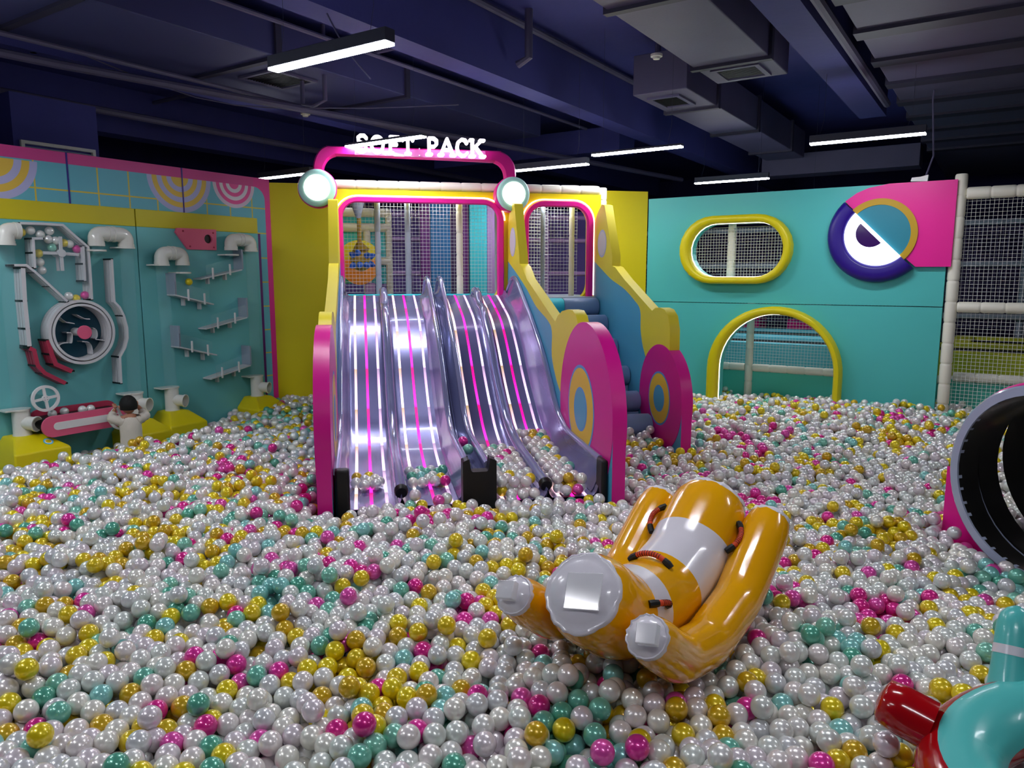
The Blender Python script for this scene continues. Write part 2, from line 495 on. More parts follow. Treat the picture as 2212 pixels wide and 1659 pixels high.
# ------------------------------------------------------------------ padded posts and beams (soft segmented tubes)
def padded(m, a, b, r, seg=.19, mi=0):
    a = np.array(a, float); b = np.array(b, float); L = np.linalg.norm(b - a); n = max(1, int(round(L / seg)))
    P = []; R = []
    for k in range(n):
        for tt, rr in ((0.0, .86), (.05, .97), (.12, 1.0), (.88, 1.0), (.95, .97), (1.0, .86)):
            P.append(a + (b - a) * ((k + tt * .998) / n)); R.append(r * rr)
    return m.tube(P, R, 12, mi=mi)
def post(name, a, b, r, label, cat='padded post', mat='cream', group=None, seg=.19):
    o = obj(name, padded(MB(), a, b, r, seg), M[mat], smooth=60); return tag(o, label, cat, group)
def net(m, fr, a0, a1, b0, b1, c=0.0, cell=.03, w_=.0026, mask=None, bulge=0):
    """woven square net: every strand is a thin flat-sided cord"""
    def run(fixed, lo, hi, vert):
        st = None; k = int((hi - lo) / .05) + 1; ts = [lo + (hi - lo) * i / k for i in range(k + 1)]
        segs = []; cur = []
        for q in ts:
            pt = (fixed, q) if vert else (q, fixed)
            if mask is None or mask(*pt): cur.append(pt)
            else:
                if len(cur) > 1: segs.append(cur)
                cur = []
        if len(cur) > 1: segs.append(cur)
        for sg in segs:
            pts = sg if bulge else [sg[0], sg[-1]]
            m.tube([fr(x, y, c + (bulge * sin(pi * (x - a0) / (a1 - a0)) if bulge else 0)) for x, y in pts], w_ / 2 * 1.2, 4, caps=False)
    x = a0
    while x <= a1: run(x, b0, b1, True); x += cell
    y = b0
    while y <= b1: run(y, a0, a1, False); y += cell
    return m
def inside_poly(poly):
    def f(x, y):
        c = False; n = len(poly); j = n - 1
        for i in range(n):
            xi, yi = poly[i][:2]; xj, yj = poly[j][:2]
            if (yi > y) != (yj > y) and x < (xj - xi) * (y - yi) / (yj - yi) + xi: c = not c
            j = i
        return c
    return f
# net and post behind the oval
bb = (min(q[0] for q in oval_i), max(q[0] for q in oval_i), min(q[1] for q in oval_i), max(q[1] for q in oval_i))
tag(obj('safety_net', net(MB(), TW, bb[0], bb[1], bb[2], bb[3], -.06, .031, mask=inside_poly(oval_i)), M['net']), 'white square net stretched across the oval window', 'net')
ox = tw(*c6(497, 460), -.2)[0]
post('padded_post', TW(ox, 1.35, -.165), TW(ox, 2.35, -.165), .042, 'cream padded post standing behind the oval window net')
NX0, NX1 = -3.4, 3.3
# upright and rails behind the arch
YA = 8.62
TA = Fr((0, YA, 0), (1, 0, 0), (0, -1, 0))
ta = lambda px, py: fp(TA, px, py)
c3a = lambda x, y: (1500 + x * .16275, 650 + y * .16275)
ax = ta(*c3a(735, 600))[0]; az = ta(*c3a(735, 880))[1]
post('padded_post', TA(ax, 0, 0), TA(ax, 1.32, 0), .045, 'cream padded post standing behind the yellow arch')
post('padded_rail', TA(-3.0, az, 0), TA(ax - .045, az, 0), .045, 'short cream padded rail left of the post behind the arch', 'padded rail')
post('padded_rail', TA(ax + .045, az, 0), TA(-.25, az, 0), .045, 'long cream padded rail right of the post behind the arch', 'padded rail')
tag(obj('low_board', MB().box(TA, -3.2, -.25, 0, az - .03, -.04, .0), M['lowteal']), 'teal padded board below the cream rails behind the arch', 'board')
tag(obj('safety_net', net(MB(), TA, -3.0, -.9, az + .03, 1.35, 0, .034), M['net']), 'white square net seen through the arch above the cream rail', 'net')
# side opening right of the teal wall
XP = tw(2045, 600)[0] + .0
pl = tw(2050, 640)[0]
post('padded_post', TW(pl + .02, 0, -.03), TW(pl + .02, 2.5, -.03), .052, 'tall cream padded corner post at the right end of the teal wall')
zt_, zm_, zl_ = tw(2130, 415)[1], tw(2130, 665)[1], tw(2100, 826)[1]
post('padded_rail', TW(pl + .07, zt_, -.03), TW(3.2, zt_, -.03), .055, 'cream padded rail along the top of the net right of the teal wall', 'padded rail')
post('padded_rail', TW(pl + .07, zm_, -.03), TW(3.2, zm_, -.03), .05, 'cream padded rail at mid height of the net right of the teal wall', 'padded rail')
post('padded_rail', TW(pl + .07, zl_, -.35), TW(3.2, zl_, -.35), .045, 'low cream padded rail above the teal board behind the net', 'padded rail')
tag(obj('low_board', MB().box(TW, pl + .02, 3.2, 0, zl_ - .03, -.42, -.38), M['lowteal']), 'teal padded board behind the net beside the steel tunnel', 'board')
tag(obj('safety_net', net(MB(), TW, pl + .05, 1.6, .25, zt_, -.05, .034), M['net']), 'large white square net between the corner post and the steel tunnel', 'net')

# ------------------------------------------------------------------ trampoline hall behind
def tramp(name, x0, x1, y0, y1, z, mat, label, pad=.2):
    t = thing(name, ((x0 + x1) / 2, y0, z - .3), label, 'trampoline')
    m = MB()
    m.prism(WF, [(x0, y0), (x1, y0), (x1, y1), (x0, y1)], z - .3, z, holes=[[(x0 + pad, y0 + pad), (x1 - pad, y0 + pad), (x1 - pad, y1 - pad), (x0 + pad, y1 - pad)]])
    obj('pad', m, mat, t, bevel=.02)
    obj('skirt', MB().prism(WF, [(x0 + .03, y0 + .03), (x1 - .03, y0 + .03), (x1 - .03, y1 - .03), (x0 + .03, y1 - .03)], 0, z - .3, holes=[[(x0 + .08, y0 + .08), (x1 - .08, y0 + .08), (x1 - .08, y1 - .08), (x0 + .08, y1 - .08)]]), M['lowteal'], t)
    obj('jump_mat', MB().box(WF, x0 + pad, x1 - pad, y0 + pad, y1 - pad, z - .06, z - .04), M['trampb'], t)
    return t
zt = .80
tramp('trampoline', -3.9, -.9, 8.9, 10.1, zt, M['trampt'], 'nearest cyan trampoline seen through the arch')
tramp('trampoline', -3.6, -.85, 10.15, 11.6, zt, M['trampt'], 'second cyan trampoline, farther back through the arch')
tramp('trampoline', -.8, 2.6, 8.9, 10.2, zt, M['trampy'], 'nearest yellow trampoline behind the net right of the teal wall')
tramp('trampoline', -.5, 2.6, 10.25, 11.6, zt, M['trampy'], 'second yellow trampoline, farther behind the net')
for (x, y, lb) in ((-4.6, 12.6, 'pink trampoline pad edge at the left far behind the arch'), (-2.9, 12.4, 'pink pad block far behind the arch, right of its post')):
    tag(obj('pink_pad', MB().box(WF, x, x + 1.2, y, y + .5, 0, zt + .1), M['pink'], bevel=.02), lb, 'pad')
tag(obj('purple_pad', MB().box(WF, -5.2, -3.7, 10.9, 11.5, 0, zt - .02), M['purple'], bevel=.02), 'purple sloping pad far left behind the arch', 'pad')
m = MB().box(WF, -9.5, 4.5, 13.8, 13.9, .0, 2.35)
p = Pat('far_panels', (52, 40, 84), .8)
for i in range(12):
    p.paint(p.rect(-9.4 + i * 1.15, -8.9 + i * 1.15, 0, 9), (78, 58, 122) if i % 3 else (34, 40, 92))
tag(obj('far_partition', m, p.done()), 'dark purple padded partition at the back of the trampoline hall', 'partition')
FB = Fr((0, 11.9, 0), (1, 0, 0), (0, -1, 0))
m = MB()
for k in range(5): padded(m, FB(-7 + k * 2.4, 0, 0), FB(-7 + k * 2.4, 2.35, 0), .05)
for z in (1.05, 1.75, 2.3): padded(m, FB(-8.6, z, .1), FB(4, z, .1), .04, .4)
t = thing('net_frame', FB(-2, 0, 0), 'pale padded frame with a net across the trampoline hall', 'net frame')
obj('frame', m, M['greypad'], t, smooth=60)
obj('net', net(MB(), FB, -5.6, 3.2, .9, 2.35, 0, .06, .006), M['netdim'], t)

# ================================================================== CEILING
def duct(name, x0, x1, y0, y1, z0, z1, label, flanges, grilles=(), mat='ceil2', cat='duct', fw=.03):
    t = thing(name, ((x0 + x1) / 2, y0, z0), label, cat)
    obj('duct_body', MB().box(WF, x0, x1, y0, y1, z0, z1), M[mat], t, bevel=.008)
    for y in flanges:
        obj('flange', MB().box(WF, x0 - .025, x1 + .025, y - fw, y + fw, z0 - .025, z1 + .02), M['flange'], t)
    for (a, b, c, d) in grilles:
        g = obj('grille', MB().prism(WF, [(a, c), (b, c), (b, d), (a, d)], z0 - .02, z0 - .001, holes=[[(a + .04, c + .04), (b - .04, c + .04), (b - .04, d - .04), (a + .04, d - .04)]]), M['ceil2'], t)
        m = MB(); k = int((d - c - .08) / .03)
        for i in range(k): m.box(WF, a + .04, b - .04, c + .045 + i * .03, c + .052 + i * .03, z0 - .015, z0 - .002)
        obj('slats', m, M['black'], g)
    return t
def cz(px, py, z): return atz(px, py, z)
m = MB().box(WF, -3.98, -3.74, -3.5, 16, ZB, ZS); o = struct('trim_2', m, M['ceil'])
m = MB().box(WF, -1.46, -1.2, -3.5, 9.0, ZB, ZS); struct('trim_3', m, M['ceil'])
m = MB().box(WF, -9.3, -9.0, -3.5, 16, ZB, ZS); struct('trim_4', m, M['ceil'])
m = MB().box(WF, -6.9, -6.65, -3.5, 16, ZB + .1, ZS); struct('trim_5', m, M['ceil'])
duct('air_duct', -3.08, -2.55, 6.7, 11.4, ZB, ZB + .36, 'long dark air duct with a square grille at its near end', [7.55, 9.0, 10.6], [(-3.0, -2.68, 6.85, 7.3)])
duct('air_duct', -2.3, -1.69, 1.5, 6.8, ZB + .02, ZB + .4, 'wide dark air duct overhead right of the beam with a grille', [3.6, 4.6, 6.2], [(-2.2, -1.8, 6.3, 6.7)])
duct('air_duct', -1.0, 3.6, 3.0, 15, ZB - .0, ZB + .45, 'very wide ribbed duct over the right side of the hall', [5.1 + .82 * i for i in range(9)], [(-.85, 1.8, 3.5, 4.75)], fw=.09)
duct('air_duct', -7.9, -4.6, 9.6, 10.1, ZB + .05, ZB + .38, 'dark duct crossing above the slide tower toward the back', [], mat='ceil')
duct('air_duct', -6.4, -5.2, -1, 8.5, ZB + .12, ZB + .4, 'flat duct over the left wall with a ceiling grille', [1.2, 2.7, 4.3, 5.9], [(-6.0, -5.5, 4.5, 5.0)], mat='ceilL')
duct('air_duct', -3.2, -1.1, 11.6, 12.0, ZB - .2, ZB + .1, 'dark cross duct far behind the teal wall', [])
# wall-side vent above the left wall
t = thing('air_vent', (-7.6, 2.7, 2.62), 'white framed louvre vent above the left wall', 'vent')
va = Fr((-7.6, 0, 0), (0, 1, 0), (1, 0, 0))
q0 = fp(va, 42, 302); q1 = fp(va, 203, 322); zv = fp(va, 42, 322)[1]
obj('vent_frame', MB().prism(va, [(q0[0], zv - .12), (q1[0], zv - .12), (q1[0], q0[1]), (q0[0], q0[1])], 0, .03, holes=[[(q0[0] + .03, zv - .09), (q1[0] - .03, zv - .09), (q1[0] - .03, q0[1] - .03), (q0[0] + .03, q0[1] - .03)]]), M['detector'], t)
m = MB(); z = zv - .08
while z < q0[1] - .04: m.box(va, q0[0] + .03, q1[0] - .03, z, z + .008, .0, .02); z += .026
obj('louvres', m, M['greypad'], t)
obj('vent_box', MB().box(va, q0[0] - .05, q1[0] + .05, zv - .14, zv + .5, -.5, -.005), M['ceil'], t)

def pipe(pts, r, label, name='pipe', mat='ceil2', cat='pipe', **k):
    return tag(obj(name, MB().tube(spline(pts, 4) if k.get('sm') else pts, r, 8), M[mat]), label, cat)
pipe([(-3.68, -2, ZS - .07), (-3.68, 13, ZS - .07)], .03, 'dark pipe running along the slab edge right of the big beam')
a = cz(1205, 40, ZS - .02); bq = cz(1208, 150, ZB + .1)
pipe([(-3.55, 5.6, ZS), (-3.55, 5.6, ZB + .16), (-3.66, 5.6, ZB + .12)], .035, 'bent drain pipe dropping from the slab beside the beam')
pipe([(-5.1, -1, ZB + .3), (-4.9, 3, ZB + .28), (-4.8, 9, ZB + .25)], .02, 'thin pipe above the first lamp, left of the beam')
pipe([(-7.2, -2, ZB + .05), (-6.5, 3.2, ZB), (-5.5, 7.6, ZB - .05), (-4.6, 12, ZB - .1)], .035, 'long pipe crossing diagonally over the left wall')
pipe([(-6.2, -2, ZB + .06), (-6.2, 9, ZB + .04)], .02, 'thin straight pipe high above the left wall')
pipe([(-8.3, 1, ZB + .1), (-8.2, 12, ZB + .05)], .04, 'thick pipe beyond the left wall under the slab')
pipe([(-9, 5.5, ZS - .1), (-4.1, 5.5, ZS - .1)], .025, 'cross pipe between the beams above the sign')
pipe([(-1.12, 2.5, ZB + .03), (-1.12, 8.4, ZB + .0)], .035, 'straight pipe along the left edge of the ribbed duct')
pipe([(-5.6, 4.9, ZS), (-5.6, 4.9, ZB - .1), (-5.45, 4.9, ZB - .13), (-5.3, 4.9, ZB - .1), (-5.3, 4.9, ZS)], .02, 'U shaped pipe hanger left of the sign', mat='ceil2')
pipe([(-2.9, 6.85, ZS), (-2.9, 6.85, ZB + .36)], .03, 'threaded hanger post holding the near end of the long duct', name='hanger', cat='hanger')
pipe([(-6.9, 1.2, ZS - .05), (-6.5, 2.4, ZB + .3), (-6.5, 4.4, ZB - .02), (-5.8, 5.5, ZB - .0), (-5.0, 6.5, ZB + .12)], .006, 'slack grey cable looping under the slab at the left', name='cable', cat='cable', sm=1)
pipe([(-3.9, 3.6, ZB + .1), (-3.6, 3.5, ZB - .25), (-3.3, 3.42, 2.76)], .005, 'thin cable running from the beam down to the nearest lamp', name='cable', cat='cable', sm=1)
def detector(x, y, z, label, drop=.3):
    t = thing('smoke_detector', (x, y, z), label, 'smoke detector', 'smoke detectors')
    obj('detector_body', MB().tube([(x, y, z), (x, y, z + .018), (x, y, z + .02), (x, y, z + .04)], [.028, .034, .05, .05], 16), M['detector'], t)
    obj('stem', MB().tube([(x, y, z + .04), (x, y, z + drop)], .006, 6), M['ceil2'], t)
q = cz(1418, 128, ZB + .12); detector(q[0], q[1], q[2], 'round white smoke detector hanging near the long duct', ZS - q[2])
q = cz(72, 114, ZB + .1); detector(q[0], q[1], q[2], 'round white smoke detector high at the upper left', ZS - q[2])
q = cz(660, 252, ZB); detector(q[0], q[1], q[2], 'small white smoke detector left of the sign', ZS - q[2])

# LED bar lamps --------------------------------------------------------------------
ZL = CZ + 1.13
def bar(cx, cy, label, L=.88, hh=.075):
    t = thing('light_bar', (cx, cy, ZL), label, 'ceiling light', 'linear ceiling lights')
    obj('housing', MB().box(WF, cx - L / 2, cx + L / 2, cy - .035, cy + .035, ZL + .012, ZL + hh), M['housing'], t, bevel=.004)
    obj('diffuser', MB().box(WF, cx - L / 2 + .004, cx + L / 2 - .004, cy - .033, cy + .033, ZL, ZL + .014), M['lampb'], t, label='lit white diffuser')
    for s_ in (-1, 1):
        x = cx + s_ * L * .38
        obj('suspension_wire', MB().tube([(x - .03, cy, ZL + hh), (x, cy, ZL + .2), (x, cy, ZB - .026 if x > -1.0 and cy > 3 else ZS)], .0014, 4), M['housing'], t)
M['lampb'] = pm('lamp_bar_white', (255, 255, 255), .4, emit=(246, 248, 255), es=87)
K = 1.13 / 1.35
bars = [((-3.63 * K, 3.39 * K), 'nearest light bar, hanging left of the big beam'),
        ((-5.35 * K, 5.72 * K), 'light bar hanging right in front of the lit sign letters'),
        ((-3.46 * K, 7.64 * K), 'light bar over the yellow corner strip, right of the sign'),
        ((-1.27 * K, 8.25 * K), 'light bar above the eye decoration'),
        ((-3.37 * K, 10.7 * K), 'light bar above the oval window, far behind the teal wall'),
        ((-4.85 * K, 8.17 * K), 'light bar just right of the right headlight, behind the tower'),
        ((-8.25 * K, 6.86 * K), 'light bar at the left of the left headlight, behind the corner')]
for (q, lb) in bars: bar(q[0], q[1], lb, hh=.032 if 'sign' in lb else .075)
_z = ZL; ZL = 2.38
bar(-2.35, 9.6, 'unseen low light bar added to brighten the trampolines behind the teal wall')  # added lamp, hidden by the wall, lifts the light beyond the arch
ZL = _z
# unseen extra lamps over the pit, the leftmost added to brighten the left wall
for q in ((-.9, 2.6), (-4.7, .75), (-2.6, -.4), (-4.6, -1.4), (.2, .2), (1.4, 4.6), (2.4, 2.0), (-5.5, 1.5)):
    bar(q[0], q[1], 'unseen extra light bar over the pit outside the photographed view')

# ================================================================== SLIDE TOWER
fc = lambda px, py, c=N0: fp(FC, px, py, c)
c3 = lambda x, y: (560 + x * .2803, 260 + y * .2803)
cA = lambda x, y: (720 + x * .17179, 420 + y * .17179)
cB = lambda x, y: (1090 + x * .15669, 420 + y * .15669)
c4 = lambda x, y: (660 + x * .3014, 600 + y * .3014)
c5 = lambda x, y: (1060 + x * .4099, 400 + y * .4099)
ZP = 1.40                                                  # platform height
UR = fc(1300, 414)[0]; ZTW = fc(728, 405)[1] - .01
t = thing('tower_front', FC(1.6, 0, N0), 'yellow front of the slide tower with a wide and a narrow pink framed opening', 'play tower')
U1 = .66
wl, wr, wt = fc(*cA(40, 500))[0], fc(*cA(2140, 500))[0], fc(*cA(1000, 45))[1]
il, ir_, it = fc(*cA(125, 500))[0], fc(*cA(2062, 500))[0], fc(*cA(1000, 112))[1]
sl, sr, st_ = fc(*cB(262, 500))[0], fc(*cB(1212, 800))[0], fc(*cB(700, 92))[1]
jl, jr, jt = fc(*cB(328, 500))[0], fc(*cB(1130, 800))[0], fc(*cB(700, 172))[1]
fo1 = rrect(wl, wr, ZP - .08, wt, .2, corners=(1, 1, 0, 0)); fi1 = rrect(il, ir_, ZP - .08, it, .13, corners=(1, 1, 0, 0))
fo2 = rrect(sl, sr, ZP - .08, st_, .2, corners=(1, 1, 0, 0)); fi2 = rrect(jl, jr, ZP - .08, jt, .14, corners=(1, 1, 0, 0))
m = MB()
out = [(U1, 0), (UR, 0), (UR, ZTW), (U1, ZTW)]
m.prism(FC, out, N0 - .10, N0 - .02, 0, holes=[rrect(il - .02, ir_ + .02, ZP - .05, it + .02, .15), rrect(jl - .02, jr + .02, ZP - .05, jt + .02, .16)])
obj('front_board', m, M['yellow'], t)
def ushape(o, i): return o + i[::-1]
def ring(name, o, i, mat, c0, c1):
    m = MB(); n = len(o)
    G = [[FC(*o[k], c0) for k in range(n)], [FC(*o[k], c1 - .012) for k in range(n)], [FC(o[k][0] * .85 + i[k][0] * .15, o[k][1] * .85 + i[k][1] * .15, c1) for k in range(n)],
         [FC(o[k][0] * .15 + i[k][0] * .85, o[k][1] * .15 + i[k][1] * .85, c1) for k in range(n)], [FC(*i[k], c1 - .012) for k in range(n)], [FC(*i[k], c0) for k in range(n)]]
    m.grid(G, 0, closed_u=True)
    return obj(name, m, mat, t, smooth=50)
ring('pink_frame', fo1, fi1, M['pink'], N0 - .02, N0 + .035)
ring('pink_frame', fo2, fi2, M['pink'], N0 - .02, N0 + .035)
def led(pts, c, r=.008, parent=None, lab='lit white strip behind the pink frame'):
    return obj('light_strip', MB().tube([FC(a, b, c) for a, b in pts], r, 6), M['ledw'], parent, label=lab)
k = 1
o1 = rrect(wl - .012, wr + .012, ZP, wt + .012, .2, corners=(1, 1, 0, 0)); o2 = rrect(sl - .012, sr + .012, ZP, st_ + .012, .2, corners=(1, 1, 0, 0))
led(o1[:-1], N0 + .0, .006, t); led([o2[-1]] + o2[:-1], N0 + .0, .006, t)
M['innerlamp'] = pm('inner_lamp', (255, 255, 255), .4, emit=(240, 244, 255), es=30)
obj('light_strip', MB().tube([FC(sl + .2, jt + .035, N0 - .2), FC(sr - .2, jt + .035, N0 - .2)], .014, 8), M['innerlamp'], t, label='lit strip inside the narrow opening')
obj('light_strip', MB().tube([FC(il + .3, it + .045, N0 - .2), FC(ir_ - .3, it + .045, N0 - .2)], .014, 8), M['innerlamp'], t, label='lit strip inside the wide opening')
# platform
obj('platform', MB().box(FC, U1, UR, ZP - .12, ZP - .01, .2, N0 + .08), M['greypad'], t, bevel=.02)
obj('platform_edge', MB().box(FC, U1 + .1, 2.2, ZP - .03, ZP + .015, N0 - .25, N0 - .18), M['cyan'], t, bevel=.01)
post('padded_rail', FC(U1 + .02, ZTW + .044, N0 - .06), FC(UR - .01, ZTW + .044, N0 - .06), .043, 'white padded rail along the top of the yellow tower front', 'padded rail')
post('padded_post', FC(UR + .03, 1.25, N0 - .06), FC(UR + .03, ZTW + .07, N0 - .06), .038, 'white padded corner post at the right end of the yellow tower front', seg=.12)
# side upright and inner posts seen through the openings
for (x0, x1, top, mt, lb) in ((520, 598, 2.4, 'greypad', 'grey padded post just right of the hanging spiked bag'), (900, 975, 2.4, 'greypad', 'grey padded post in the middle of the wide opening'),
                          (1545, 1630, 2.4, 'cream', 'cream segmented post between the purple stripes'), (2028, 2062, 2.4, 'greypad', 'thin grey post at the right edge of the wide opening')):
    cc = N0 - .22; a = fp(FC, *cA((x0 + x1) / 2, 600), cc)[0]; r = abs(fp(FC, *cA(x1, 600), cc)[0] - fp(FC, *cA(x0, 600), cc)[0]) / 2
    post('padded_post', FC(a, ZP - .02, cc), FC(a, top, cc), r, lb, mat=mt, seg=.2)
for (x0, x1, mt, lb) in ((498, 552, 'greypad', 'thin grey post at the left in the narrow opening'), (888, 962, 'cream', 'wide cream post right of centre in the narrow opening')):
    cc = N0 - .25; a = fp(FC, *cB((x0 + x1) / 2, 600), cc)[0]; r = abs(fp(FC, *cB(x1, 600), cc)[0] - fp(FC, *cB(x0, 600), cc)[0]) / 2
    post('padded_post', FC(a, ZP - .02, cc), FC(a, 2.38, cc), r, lb, mat=mt, seg=.2)
tag(obj('safety_net', net(MB(), FC, il, ir_, ZP + .03, it + .03, N0 - .30, .0335, .0022), M['net']), 'white square net across the wide opening of the tower', 'net')
tag(obj('safety_net', net(MB(), FC, jl, jr, ZP + .03, jt + .03, N0 - .32, .0335, .0022), M['net']), 'white square net across the narrow opening of the tower', 'net')
tag(obj('bulging_net', net(MB(), FC, jl - .1, jl + .38, ZP, 2.3, N0 - .75, .034, .004, bulge=.12), M['net']), 'bulging white net in the left half of the narrow opening', 'net')

# striped padded wall behind the wide opening
CS = -.1
t = thing('striped_partition', FC(2.5, ZP, CS), 'padded partition in purple, blue and cyan stripes behind the wide net', 'partition')
for (x0, x1, mt) in ((1100, 1225, 'purple'), (1225, 1477, 'blue2'), (1477, 1560, 'dpurple'), (1560, 1712, 'purple'), (1712, 1932, 'cyan'), (1932, 2120, 'mauve')):
    a0 = fp(FC, *cA(x0, 700), CS)[0]; a1 = fp(FC, *cA(x1, 700), CS)[0]
    obj('stripe', MB().box(FC, a0, a1 - .004, 1.0, 2.42, CS - .1, CS + (.0 if mt != 'cyan' else .02)), M[mt], t, bevel=.006)
# hall interior seen left of the stripes
CI = -.7
fi_ = lambda x, y: fp(FC, *cA(x, y), CI)
t = thing('climbing_frame', FC(.6, ZP, CI), 'cyan boarded climbing frame with cream rails behind the spiked bag', 'climbing frame')
a0, b0 = fi_(100, 430); a1, b1 = fi_(690, 230)
obj('board', MB().box(FC, a0 - .2, a1, 1.5, fi_(400, 235)[1], CI - .1, CI - .05), M['cyan'], t)
m = MB()
for y in (225, 415): padded(m, FC(a0 - .2, fi_(300, y)[1], CI), FC(a1 + .02, fi_(300, y)[1], CI), .05)
padded(m, FC(a1, .9, CI), FC(a1, b1 + .02, CI), .04); padded(m, FC(fi_(415, 400)[0], 1.2, CI), FC(fi_(415, 400)[0], fi_(415, 415)[1], CI), .045)
padded(m, FC(a1 - .3, fi_(650, 840)[1], CI), FC(a1 + .02, fi_(650, 840)[1], CI), .045)
obj('rails', m, M['cream'], t, smooth=60)
t = thing('round_drum', FC(fi_(330, 830)[0], 1.1, CI + .4), 'big round drum with a yellow upper and an orange lower half behind the spiked bag', 'drum')
dc = fp(FC, *cA(330, 820), CI + .4); dr = abs(fp(FC, *cA(330, 575), CI + .4)[1] - dc[1])
for (nm, mt, a, b_) in (('upper_half', 'yellow', 0, pi), ('lower_half', 'orange', pi, 2 * pi)):
    obj(nm, MB().prism(FC, [(dc[0] + dr * 1.08 * cos(a + (b_ - a) * i / 24), dc[1] + dr * (1.3 if a else 1) * sin(a + (b_ - a) * i / 24)) for i in range(25)], CI + .25, CI + .42), M[mt], t, bevel=.02)
obj('stand', MB().box(FC, dc[0] + .05, dc[0] + .16, .9, dc[1] - dr * 1.3 + .02, CI + .3, CI + .38), M['mauve'], t)
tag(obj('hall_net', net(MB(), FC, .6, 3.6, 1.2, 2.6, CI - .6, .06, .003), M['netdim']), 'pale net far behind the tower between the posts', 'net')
m = MB().box(FC, -1.5, 4.6, .8, 2.5, -2.4, -2.3)
tag(obj('purple_partition', m, pm('far_purple', (104, 76, 156), .6)), 'dark purple partition far behind the tower openings', 'partition')
m = MB()
for z in (1.62, 2.05, 2.35): padded(m, FC(.2, z, -1.5), FC(4.4, z, -1.5), .03, .5)
for u in (1.5, 2.6, 3.3, 3.9): padded(m, FC(u, 1.0, -1.5), FC(u, 2.4, -1.5), .03, .4)
tag(obj('rail_frame', m, M['mauve'], smooth=60), 'thin grey rail frame in front of the dark purple partition', 'frame')

# spiked punch bag -------------------------------------------------------------------
CBG = N0 - .55
bg = lambda x, y: fp(FC, *cA(x, y), CBG)
bc_ = bg(350, 830); br = abs(bg(490, 830)[0] - bg(210, 830)[0]) / 2
t = thing('punch_bag', FC(bc_[0], bc_[1] - br, CBG), 'mustard ball bag with blue spikes hanging on a strap behind the net', 'punch bag')
prof = [(bg(320, 300)[1], .02), (bg(320, 595)[1], .022), (bg(320, 640)[1], .05), (bg(320, 700)[1], .085), (bc_[1] + br * .80, br * .62), (bc_[1] + br * .5, br * .88), (bc_[1] + br * .1, br), (bc_[1] - br * .4, br * .9), (bc_[1] - br * .8, br * .58), (bc_[1] - br, .01)]
M['bag'] = pm('bag_mustard', (158, 126, 16), .45)
obj('ball_body', MB().tube([FC(bc_[0] - .01 * (i < 3), z, CBG) for i, (z, r) in enumerate(prof)], [r for z, r in prof], 24), M['bag'], t, smooth=70)
obj('top_cone', MB().tube([FC(bc_[0] - .02, bg(320, 110)[1], CBG), FC(bc_[0] - .015, bg(320, 300)[1], CBG)], [.065, .022], 16), M['greypad'], t)
for i, (an, el_) in enumerate(((pi * .82, .75), (pi * .62, .6), (.35, .9), (pi * .2, .55), (-pi * .82, .75), (-pi * .6, .35), (-.35, .85), (-.1 - pi * .2, .55))):
    cdir = np.array([cos(an) * el_, sin(an) * .75 * el_ + (.12 if an > 0 else -.1), sqrt(max(0, 1 - el_ ** 2)) * .8])
    cdir /= np.linalg.norm(cdir)
    q0 = FC(bc_[0] + cdir[0] * br * .9, bc_[1] + cdir[1] * br * .9, CBG + cdir[2] * br * .9); q1 = FC(bc_[0] + cdir[0] * br * 1.5, bc_[1] + cdir[1] * br * 1.5, CBG + cdir[2] * br * 1.5)
    obj('spike', MB().tube([q0, q0 * .4 + q1 * .6, q1], [.032, .024, .004], 10), M['blue3'] if 'blue3' in M else M.setdefault('blue3', pm('spike_blue', (20, 90, 190), .4)), t, smooth=60)

# headlights -------------------------------------------------------------------------
def headlight(px, py, rpx, label, c=N0 + .2):
    a, b = fp(FC, px, py, c); r = abs(fp(FC, px, py + rpx, c)[1] - b)
    t = thing('headlight', FC(a, b - r, c), label, 'headlight lamp', 'round headlights')
    def disc(name, prof, mat, **k):
        return obj(name, MB().tube([FC(a, b, cc) for cc, rr in prof], [rr for cc, rr in prof], 48), mat, t, smooth=45, **k)
    disc('pink_backing', [(N0 - .02, r * 1.0), (c - .12, r * 1.04), (c - .07, r * 1.05), (c - .05, r * 1.02)], M['pink'])
    disc('mint_bezel', [(c - .06, r * .9), (c - .05, r * .98), (c - .03, r), (c - .01, r * .95), (c, r * .86), (c + .004, r * .66)], M['mint'])
    disc('lens', [(c, r * .69), (c + .012, r * .675), (c + .016, r * .56)], M['headw'], label='lit white lens')
headlight(684.7, 405.2, 41, 'round lit headlight with a mint bezel at the left of the pink arch')
headlight(1110, 418.4, 37.3, 'round lit headlight with a mint bezel at the right of the pink arch')

